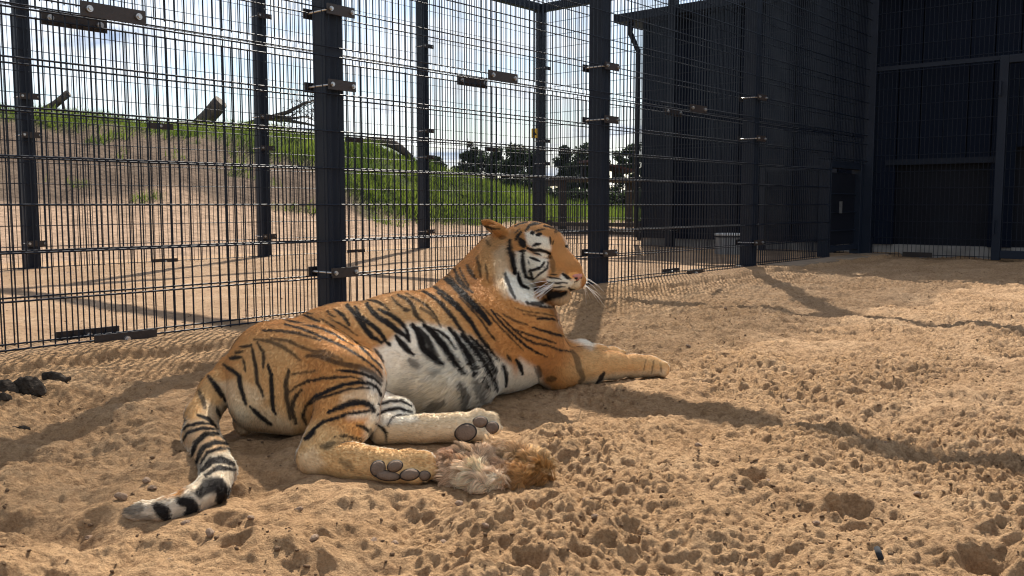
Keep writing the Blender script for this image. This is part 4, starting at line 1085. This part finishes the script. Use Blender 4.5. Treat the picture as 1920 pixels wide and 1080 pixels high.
# hair parts round the bare pads and the nose
PADS = [((710, 879), (15, 15), 0), ((728, 892), (23, 9.5), -6), ((740.5, 874), (14.5, 10.5), 15), ((768.5, 890), (18, 10.5), 5), ((796, 892), (11, 9), 0),
        ((873, 811), (20, 16), 12), ((900, 791.5), (14, 10.5), 10), ((922, 802), (13, 11), 20)]
keep = np.ones(len(FP), bool)
for (cx, cy), (rx, ry), an in PADS:
    keep &= ((fx - cx) / (rx + 2)) ** 2 + ((fy - cy) / (ry + 2)) ** 2 > 1
keep &= ~((np.hypot((fx - 1076) / 12, (fy - 518) / 8) < 1) & (fx > 1060))
FP, FN, FF, FLN = FP[keep], FN[keep], FF[keep], FLN[keep]
FT = FF - FN * (FF * FN).sum(1, keepdims=True); FT /= np.linalg.norm(FT, axis=1, keepdims=True) + 1e-9
fur = strands('fur', FP, FN, FF, FLN, 0.00062, coat(FP + FT * (0.55 * FLN)[:, None], FN), M['fur'], tiger, lift=0.36, droop=0.22, seed=5, clump=0.28, tuft=26, tw=np.clip((FLN - 0.0095) * 28, 0.0, 0.65))
fur['kind'] = 'stuff'

# pads under the hind feet, turned to the camera
M['pad'] = mat('paw_pad', (.135, .092, .064), (.20, .140, .098), 30, 0.85, 0.25, 160, spec=0.15)
M['pad_rim'] = mat('pad_rim', (.012, .010, .009), None, rough=0.8)
def surf_y(px, py):
    """distance ahead of the animal's nearest skin at a pixel"""
    X, Y, D = to_px(TV)
    m = (np.hypot(X - px, Y - py) < 5) & (face_ > 0)
    return TV[m, 1].min() if m.any() else None
def pad(cx, cy, rx, ry, an, push=0.0015, thick=0.010, name='paw_pad'):
    Yd = surf_y(cx, cy)
    if Yd is None: return
    c = at(cx, cy, Yd); k = Yd / F_PX
    nrm = np.array([0, 0, CAM_Z]) - c; nrm /= np.linalg.norm(nrm); ux = np.cross([0, 0, 1.0], nrm); ux /= np.linalg.norm(ux); uy = np.cross(nrm, ux)
    a = math.radians(an); e1 = ux * math.cos(a) + uy * math.sin(a); e2 = -ux * math.sin(a) + uy * math.cos(a)
    for nm, grow, th, mt, off in ((name, 1.0, thick, M['pad'], push), ('pad_rim', 1.11, thick * .62, M['pad_rim'], push - 0.001)):
        mb = MB(); nu, nv = 10, 18; vs = []
        for i in range(nu + 1):
            ph = math.pi * i / nu
            for j in range(nv):
                q_ = 2 * math.pi * j / nv
                vs.append(c + nrm * (off + th * math.cos(ph)) + grow * k * (e1 * rx * math.cos(q_) + e2 * ry * math.sin(q_)) * math.sin(ph) ** 0.7)
        f = [(i * nv + j, i * nv + (j + 1) % nv, (i + 1) * nv + (j + 1) % nv, (i + 1) * nv + j) for i in range(nu) for j in range(nv)]
        o = mb.add(vs, f).build(nm, mt, tiger, True)
for (cx, cy), (rx, ry), an in PADS: pad(cx, cy, rx, ry, an)

# nose leather, whiskers
M['nose'] = mat('nose_leather', (.42, .17, .14), (.50, .23, .19), 60, 0.5, 0.2, 250)
nb_ = MB(); vs = []
nu, nv = 10, 16
for i in range(nu + 1):
    ph = math.pi * i / nu
    for j in range(nv):
        q_ = 2 * math.pi * j / nv
        r_, u_ = math.cos(q_) * math.sin(ph), math.sin(q_) * math.sin(ph)
        w_ = 1.0 if u_ > 0 else 1 + 0.75 * u_       # narrows downwards
        vs.append(hd(0.224 + 0.020 * math.cos(ph), 0.027 * r_ * w_, -0.038 + 0.018 * u_))
nb_.add(vs, [(i * nv + j, (i + 1) * nv + j, (i + 1) * nv + (j + 1) % nv, i * nv + (j + 1) % nv) for i in range(nu) for j in range(nv)])
nb_.build('nose', M['nose'], tiger, True)
for sgn in (1, -1):
    c = hd(0.236, sgn * 0.013, -0.043)
    q = MB().lathe((0, 0, 0), [(0.0, -0.003), (0.006, -0.001), (0.006, 0.001), (0.0, 0.003)], 10)
    o = q.build('nostril', M['pad_rim'], tiger, True); o.location = c + hF * 0.0015; o.rotation_euler = Vector(hF * 0.75 + hR * sgn * 0.6).to_track_quat('Z', 'Y').to_euler()
wr = np.random.default_rng(15)
wm = MB()
for sgn in (1, -1):
    for k in range(15):
        b = np.array([0.185 + wr.uniform(-.02, .02), sgn * (0.058 + wr.uniform(-.008, .006)), -0.058 + wr.uniform(-.02, .015)])
        dr = np.array([wr.uniform(-.9, -.1) if sgn > 0 else wr.uniform(-.4, .5), sgn * 0.8, wr.uniform(-.75, -.1)]); dr /= np.linalg.norm(dr)
        L = wr.uniform(.09, .17)
        pts = [hd(*(b + dr * L * t + np.array([-.02, 0, -.035]) * t * t)) for t in (0, .33, .66, 1)]
        wm.tube(pts, [.0009, .0008, .0006, .0002], 4)
wo = wm.build('whiskers', mat('whisker', (.8, .78, .74), None, rough=0.4), tiger, True); wo['kind'] = 'stuff'

# ------------------------------------------------------------------ scrap of hide by the hind feet
hs = Skin()
hide_r = np.random.default_rng(8)
lumps = [(838, 868, 2.12, .030), (860, 885, 2.08, .036), (885, 895, 2.05, .040), (915, 905, 2.02, .034), (905, 862, 2.12, .038), (930, 850, 2.15, .032), (925, 835, 2.18, .022), (960, 858, 2.13, .034), (985, 868, 2.11, .036),
         (1005, 880, 2.08, .034), (1012, 860, 2.12, .026), (965, 895, 2.05, .034), (940, 885, 2.07, .030), (875, 850, 2.15, .024), (850, 852, 2.15, .020)]
for i, (x, y, Y_, r_) in enumerate(lumps):
    c = at(x, y, Y_); c[2] = max(c[2] - 0.008, r_ * 0.35)
    hs.ell(c, np.eye(3), (r_ * 1.0, r_, r_ * 0.85), 0.006, (hide_r.normal(), hide_r.normal(), -.4), 'a' if x < 925 else 'b')
hV, hFq = hs.grow(0.0055, noise=lambda G: 0.012 * perlin(G[..., 0] * 38 + G[..., 2] * 21, G[..., 1] * 38 - G[..., 2] * 33, 501))
hN = vnormals(hV, hFq)
if (hN * (hV - hV.mean(0))).sum() < 0: hFq = hFq[:, ::-1]; hN = -hN
HC_ = np.array([p[1] for p in hs.prims])
HCOL = np.array([(.52, .33, .19), (.60, .40, .24), (.78, .58, .38), (.76, .55, .36), (.58, .40, .25), (.66, .46, .27), (.56, .37, .19), (.50, .31, .15), (.46, .25, .09), (.44, .23, .075), (.56, .36, .16), (.44, .23, .08), (.36, .22, .13), (.62, .45, .28), (.40, .22, .13)])
def hide_col(P):
    """each fold of the scrap has its own tone"""
    d = np.linalg.norm(P[:, None, :] - HC_[None], axis=2) + 0.006 * n3(P, 60, 507)[:, None]
    w = np.exp(-d / 0.006); w /= w.sum(1, keepdims=True) + 1e-30
    c = w @ HCOL
    return np.clip(1.22 * c * (1 + 0.35 * n3(P, 70, 509)[:, None]), .02, .9)
hme = big_mesh('hide_scrap', hV, hFq, M['coat']); vcol(hme, 'coat', hide_col(hV) * 0.6)
hide = link('hide_scrap', hme, None)
tag(hide, 'crumpled scrap of pale brown furry hide lying by the hind paws', 'hide')
hFl, _ = hs.flow(hV)
ti_, tw_ = scatter(hV, hFq, 26000, 21)
mx_ = lambda A: (A[ti_] * tw_[..., None]).sum(1)
P_, N_, L_ = mx_(hV), mx_(hN), mx_(hFl); N_ /= np.linalg.norm(N_, axis=1, keepdims=True)
L_ = L_ + 1.3 * np.stack([n3(P_, 24, 511), n3(P_, 24, 512), n3(P_, 24, 513)], 1)
ho = strands('fur', P_, N_, L_, np.full(len(P_), 0.026), 0.0009, hide_col(P_), M['fur'], hide, lift=0.75, droop=0.2, seed=9, clump=1.8, tuft=34, tw=0.62); ho['kind'] = 'stuff'

# ------------------------------------------------------------------ droppings, stones, clods on the sand
def lump_mesh(name, pts, seed, amp=0.10, h=0.005):
    sk = Skin()
    for i in range(len(pts) - 1):
        sk.cone((np.array(pts[i][:3], float), pts[i][3]), (np.array(pts[i + 1][:3], float), pts[i + 1][3]), 0.012)
    v, f = sk.grow(h, noise=lambda G: amp * 0.05 * perlin(G[..., 0] * 45 + G[..., 2] * 31, G[..., 1] * 45 - G[..., 2] * 27, seed))
    nn = vnormals(v, f)
    if (nn * (v - v.mean(0))).sum() < 0: f = f[:, ::-1]
    return big_mesh(name, v, f, M['dung'])
def dung(px_, py_, pts, seed, label, rz=0.0):
    g = on_ground(px_, py_); g[2] = sand_z(g[0], g[1]) - 0.006
    o = link('dung', lump_mesh('dung', [tuple(0.76 * np.array(p)) for p in pts], seed, 0.30, 0.0035), None, None, g); o.rotation_euler = (0, 0, rz)
    return tag(o, label, 'dung', 'dark droppings on the sand')
dung(55, 748, [(-.05, .03, .03, .034), (0, 0, .035, .044), (.05, -.02, .026, .030), (.065, -.02, .015, .02)], 601, 'biggest dark wrinkled dropping on the sand beside the fence')
dung(8, 752, [(-.05, 0, .022, .03), (0, 0, .028, .034), (.04, -.01, .018, .022)], 603, 'ridged dark dropping leaning on the biggest one')
dung(104, 728, [(-.05, .02, .02, .02), (0, 0, .018, .022), (.06, -.01, .012, .014)], 605, 'long flat dark dropping behind the biggest one')
dung(4, 772, [(-.03, 0, .018, .022), (.015, 0, .016, .022)], 607, 'rounded black dropping in front of the ridged one')
dung(28, 804, [(-.05, 0, .008, .013), (0, 0, .009, .014), (.045, .005, .007, .010)], 609, 'thin grey twig-like dropping lying apart on the sand', 0.2)

def pebble_me(seed, sub=2):
    import bmesh
    bm = bmesh.new(); bmesh.ops.create_icosphere(bm, subdivisions=sub, radius=1.0)
    r = np.random.default_rng(seed); k = r.normal(0, 1, (5, 3))
    for v in bm.verts:
        p = np.array(v.co); d = 1 + sum(0.10 * math.sin(3 * (p @ q) + i) for i, q in enumerate(k)); v.co = Vector(p * d)
    me = bpy.data.meshes.new('stone'); bm.to_mesh(me); bm.free(); me.materials.append(M['stone'])
    return me
peb = [pebble_me(700 + i) for i in range(4)]
stone_spots = [(227, 946, .017), (275, 922, .014), (286, 929, .013), (350, 990, .013), (395, 1022, .014), (320, 1050, .010), (165, 975, .012), (1180, 1072, .011), (700, 1020, .013), (860, 962, .012), (1115, 985, .010), (1310, 840, .015),
               (560, 968, .012), (590, 1040, .014), (740, 1012, .010), (1440, 905, .010), (1530, 985, .011), (1720, 930, .012), (830, 1004, .012), (1100, 960, .012), (470, 985, .010), (910, 540 + 465, .011), (1660, 820, .012), (1480, 750, .013), (1290, 660, .014), (1360, 590, .016)]
for i, (x, y, r_) in enumerate(stone_spots):
    g = on_ground(x, y); g[2] = sand_z(g[0], g[1]) + r_ * 0.3
    o = link('stone', peb[i % 4], None, None, g); r_ *= 0.62; o.scale = (r_ * 1.3, r_, r_ * 0.7); o.rotation_euler = (0.2, 0.1, i * 1.3)
    tag(o, ('small brown stone half sunk in the sand beside the tail' if x < 420 and y > 900 else 'small brown stone half sunk in the open sand'), 'stone', 'small stones on the sand')
cap = thing('bottle_cap', 'tiny dark blue plastic tube lying on the sand', 'plastic piece', np.append(on_ground(1648, 1058)[:2], 0.0))
cap.location.z = sand_z(cap.location.x, cap.location.y) + 0.006
MB().tube([(0, -0.008, 0), (0, 0.012, 0.012)], 0.0055, 12).build('tube', mat('blue_plastic', (.012, .014, .018), None, rough=0.95), cap, True)
MB().tube([(0, 0.0121, 0.0121), (0, 0.0135, 0.0129)], 0.0045, 12).build('rim', M['pad_rim'], cap, True)

cr_ = np.random.default_rng(31)
import bmesh
bm = bmesh.new(); bmesh.ops.create_icosphere(bm, subdivisions=1, radius=1.0)
iv = np.array([v.co[:] for v in bm.verts]); itri = np.array([[v.index for v in f.verts] for f in bm.faces]); bm.free()
N_C = 13000
yy = 1.25 + 7.5 * cr_.random(N_C) ** 1.7
xx = cr_.uniform(-0.62, 0.66, N_C) * (yy + 0.3)
den = sstep(-0.35, 0.3, fbm(xx * 1.1, yy * 1.1, 2, 621)) * (0.25 + 0.75 * sstep(-0.8, 0.6, xx))
k = cr_.random(N_C) < 0.15 + 0.85 * den
xx, yy = xx[k], yy[k]
zz_ = np.array([sand_z(a, b) for a, b in zip(xx, yy)])
sz = np.clip(cr_.lognormal(-6.15, 0.45, len(xx)), 0.0012, 0.0058)
vv = iv[None] * (sz[:, None, None] * cr_.uniform(0.7, 1.25, (len(xx), 1, 3))) * (1 + 0.34 * np.clip(cr_.normal(0, 1, (len(xx), len(iv), 1)), -1.6, 1.6)) * np.array([1.15, 1.15, 0.8])
vv = vv + np.stack([xx, yy, zz_ + sz * 0.25], 1)[:, None, :]
clod_me = big_mesh('sand_clods', vv.reshape(-1, 3), (itri[None] + (np.arange(len(xx)) * len(iv))[:, None, None]).reshape(-1, 3), sand_mat('clod', (.15, .092, .052), (.24, .152, .088), (.36, .24, .14)), smooth=False)
co = link('sand_clods', clod_me, None); tag(co, 'small crumbs of sand strewn over the enclosure floor', 'clods', None, 'stuff')

# ------------------------------------------------------------------ beyond the fences: logs, fallen tree, platform, trees
def log_thing(a, b, r0, r1, label, name='log', seed=0, stub=None):
    a, b = np.asarray(a, float), np.asarray(b, float)
    t = thing(name, label, 'log', a)
    pts = [(b - a) * k + np.array([0, 0, 0.02 * math.sin(7 * k)]) for k in np.linspace(0, 1, 7)]
    MB().tube(pts, np.linspace(r0, r1, 7).tolist(), 12, True, 0.08, seed).build('trunk', M['bark'], t, True)
    d = (b - a) / np.linalg.norm(b - a)
    MB().tube([pts[-1] - d * 0.01, pts[-1] + d * 0.012], r1 * 0.93, 12, True, 0.03, seed).build('cut_end', M['wood'], t)
    if stub is not None: MB().tube([pts[stub], pts[stub] + np.array([.12, -.1, -.45])], [r1 * .5, r1 * .35], 8, True, 0.1, seed).build('branch_stub', M['bark'], t, True)
    return t
a_ = berm_at(75, 2.95); b_ = at(128, 176, a_[1]); log_thing(a_ - np.array([.1, 0, .15]), b_, .085, .075, 'sawn log sticking up steeply from the grassy ridge', seed=2, stub=5)
a_ = berm_at(368, 2.96); b_ = at(414, 192, a_[1] - .2); log_thing(a_ - np.array([.2, 0, .2]), b_, .15, .17, 'thick sawn log propped at a slant on the ridge beside a fallen branch', seed=3)
a_ = berm_at(330, 2.99); b_ = berm_at(425, 2.97) + np.array([0, -.2, .12]); log_thing(a_ + np.array([0, 0, .05]), b_, .10, .09, 'dark log lying flat along the ridge under the slanted one', seed=4)
# fallen, leafless tree
ft = thing('fallen_tree', 'fallen leafless tree with spreading twigs on the ridge', 'tree', berm_at(500, 2.98))
o0 = berm_at(500, 2.98); Yf = o0[1]
brn = np.random.default_rng(41)
def br_path(pts, r0, r1, nm='branch'):
    P = [at(x, y, Yf + dy) - o0 for x, y, dy in pts]
    MB().tube(P, np.linspace(r0, r1, len(P)).tolist(), 7, True, 0.1, 5).build(nm, M['bark'], ft, True)
br_path([(455, 236, 0), (500, 222, 0), (540, 210, -.1), (570, 194, -.2), (606, 183, -.2)], .075, .02, 'trunk')
br_path([(500, 222, 0), (540, 226, .1), (575, 232, .1), (606, 240, .2)], .05, .02)
br_path([(520, 218, 0), (548, 222, -.3), (570, 218, -.4), (590, 226, -.5)], .035, .012)
tw = MB()
for k in range(46):
    x0, y0 = brn.uniform(530, 600), 0
    y0 = 212 - (x0 - 530) * 0.36 + brn.uniform(-4, 30)
    p = at(x0, y0, Yf + brn.uniform(-.5, .3)) - o0; q = p + np.array([brn.normal(0, .25), brn.normal(0, .2), brn.normal(0.05, .22)]); m_ = (p + q) / 2 + brn.normal(0, .05, 3)
    tw.tube([p, m_, q], [.010, .008, .004], 4)
tw.build('twigs', M['bark'], ft)['kind'] = 'stuff'
# arched root on the slope
ar = thing('arched_log', 'dark arched log bending over the grassy slope', 'log', berm_at(700, 2.95))
o1 = berm_at(700, 2.95)
P = [at(x, y, o1[1] + .3) - o1 for x, y in ((672, 268), (692, 264), (712, 264), (732, 268), (750, 278), (772, 296))]
MB().tube(P, [.06, .09, .10, .11, .10, .07], 10, True, 0.12, 6).build('trunk', M['bark'], ar, True)

# timber platform and low rails at the far end of the run
pf = thing('timber_platform', 'dark timber climbing platform standing beyond the mesh fence', 'platform', np.append(at(1120, 340, 19.0)[:2], 0.0), 0.35)
for i in range(8): MB().box((-1.05 + i * 0.30, 0, 1.16), (0.28, 1.6, 0.05)).build('deck_plank', M['dark_wood'], pf)
for x in (-1.1, 1.1):
    for y in (-.7, .7): MB().box((x, y, 0.56), (.12, .12, 1.15)).build('post', M['dark_wood'], pf)
    MB().box((x, 0, 1.08), (.10, 1.5, .10)).build('bearer', M['dark_wood'], pf)
MB().box((0.3, 0.2, 1.46), (1.0, 0.8, 0.05), tilt=[[.98, 0, .2], [0, 1, 0], [-.2, 0, .98]]).build('slanted_board', mat('red_board', (.07, .022, .015), (.10, .035, .022), 5, 0.8), pf)
MB().box((-0.1, 0.5, 1.31), (.08, .08, .27)).build('strut', M['dark_wood'], pf); MB().box((0.65, 0.5, 1.29), (.08, .08, .22)).build('strut', M['dark_wood'], pf)
rl = thing('timber_rail', 'low dark timber rail on the sand behind the cross fence', 'rail', np.append(at(1110, 440, 16.2)[:2], 0.0), -0.55)
for z in (.16, .30): MB().box((0, 0, z), (2.2, .08, .07)).build('rail', M['dark_wood'], rl)
for x in (-.9, 0, .9): MB().box((x, .055, .17), (.09, .05, .4)).build('post', M['dark_wood'], rl)

def tree(px_, base_py, top_py, Y_, wpx, label, seed, conic=0.3, nleaf=11000):
    r = np.random.default_rng(seed)
    b = at(px_, base_py, Y_); t = at(px_, top_py, Y_); b[2] = 0.0
    Ht = t[2]; W = wpx * Y_ / F_PX / 2
    o = thing('tree', label, 'tree', b)
    MB().tube([(0, 0, -.2), (r.normal(0, .1), 0, Ht * .4), (r.normal(0, .15), r.normal(0, .15), Ht * .95)], [Ht * .022, Ht * .016, Ht * .004], 7).build('trunk', M['bark'], o, True)
    lm = MB()
    cl = []
    for k in range(44):
        z = Ht * (0.04 + 0.86 * r.random() ** 0.9); f = (1 - conic * (z / Ht)) * np.sqrt(max(0.05, 1 - ((z / Ht - .38) / .66) ** 2))
        an = r.uniform(0, 6.28); rr = W * f * r.uniform(.25, 1.0)
        c = np.array([rr * math.cos(an), rr * math.sin(an), z]); cl.append((c, W * r.uniform(.22, .45)))
        if k % 2 == 0: lm.tube([(0, 0, z * .8), c * .9], [Ht * .006, Ht * .002], 4)
    lm.build('limbs', M['bark'], o)['kind'] = 'stuff'
    ci = r.integers(0, len(cl), nleaf)
    C_ = np.array([c for c, _ in cl])[ci]; R_ = np.array([q for _, q in cl])[ci]
    d = r.normal(0, 1, (nleaf, 3)); d /= np.linalg.norm(d, axis=1, keepdims=True)
    P = C_ + d * (R_ * r.random(nleaf) ** .6)[:, None] * np.array([1, 1, .8])
    a = r.normal(0, 1, (nleaf, 3)); a /= np.linalg.norm(a, axis=1, keepdims=True); c2 = np.cross(a, r.normal(0, 1, (nleaf, 3))); c2 /= np.linalg.norm(c2, axis=1, keepdims=True)
    s_ = (Ht * .016 * r.uniform(.6, 1.5, nleaf))[:, None]
    v = np.stack([P - a * s_, P + c2 * s_ * .6, P + a * s_, P - c2 * s_ * .6], 1).reshape(-1, 3)
    me = big_mesh('crown', v, np.arange(4 * nleaf).reshape(-1, 4), M['leaf'], smooth=False)
    vcol(me, 'tone', np.repeat(r.random(nleaf), 4)[:, None] * np.ones((1, 3)))
    q = link('crown', me, None, o); q['kind'] = 'stuff'
    return o
tree(878, 330, 252, 88, 66, 'tall dark tree at the end of the far row, beside the gap', 801, .5)
tree(905, 330, 276, 92, 74, 'low broad dark tree between two taller ones in the far row', 802, .2)
tree(930, 335, 262, 90, 56, 'narrow dark tree in the middle of the far row', 803, .6)
tree(962, 335, 258, 86, 74, 'tallest bushy dark tree of the far row, near the yellow sign', 804, .35)
tree(992, 340, 272, 90, 70, 'dark tree at the end of the far row behind the fence post', 805, .3)
tree(820, 335, 286, 95, 60, 'small round tree just over the grassy slope', 806, .2)
tree(1060, 345, 268, 84, 60, 'pointed dark tree behind the timber platform', 807, .6)
tree(1100, 345, 262, 82, 90, 'broad dark tree behind the timber platform', 808, .2)
tree(1178, 345, 258, 80, 64, 'dark tree seen next to the building corner', 809, .2)


# dense hedge that closes the view between the trees
hr = np.random.default_rng(77)
Yh = 52.0
hg = thing('hedge', 'dense dark hedge running below the far trees', 'hedge', np.append(at(1090, 350, Yh)[:2], 0.0))
nh_ = 15000
hx = hr.uniform(-5.2, 4.8, nh_); hz = hr.random(nh_) ** 0.8 * (1.5 + 0.55 * perlin(hx * 0.7, hx * 0 + 2, 78) + 0.3 * perlin(hx * 2.1, hx * 0 + 5, 79)); hy = hr.normal(0, 0.45, nh_)
P = np.stack([hx, hy, hz], 1); a = hr.normal(0, 1, (nh_, 3)); a /= np.linalg.norm(a, axis=1, keepdims=True); c2 = np.cross(a, hr.normal(0, 1, (nh_, 3))); c2 /= np.linalg.norm(c2, axis=1, keepdims=True)
s_ = (0.09 * hr.uniform(.6, 1.5, nh_))[:, None]
hm_ = big_mesh('foliage', np.stack([P - a * s_, P + c2 * s_ * .6, P + a * s_, P - c2 * s_ * .6], 1).reshape(-1, 3), np.arange(4 * nh_).reshape(-1, 4), M['leaf'], smooth=False)
vcol(hm_, 'tone', np.repeat(hr.random(nh_), 4)[:, None] * np.ones((1, 3)))
link('foliage', hm_, None, hg)['kind'] = 'stuff'
for k in range(9): MB().tube([(-4.8 + k * 1.15, 0, -.1), (-4.8 + k * 1.15 + hr.normal(0, .1), 0, 1.3)], [.04, .015], 6).build('stem', M['bark'], hg, True)
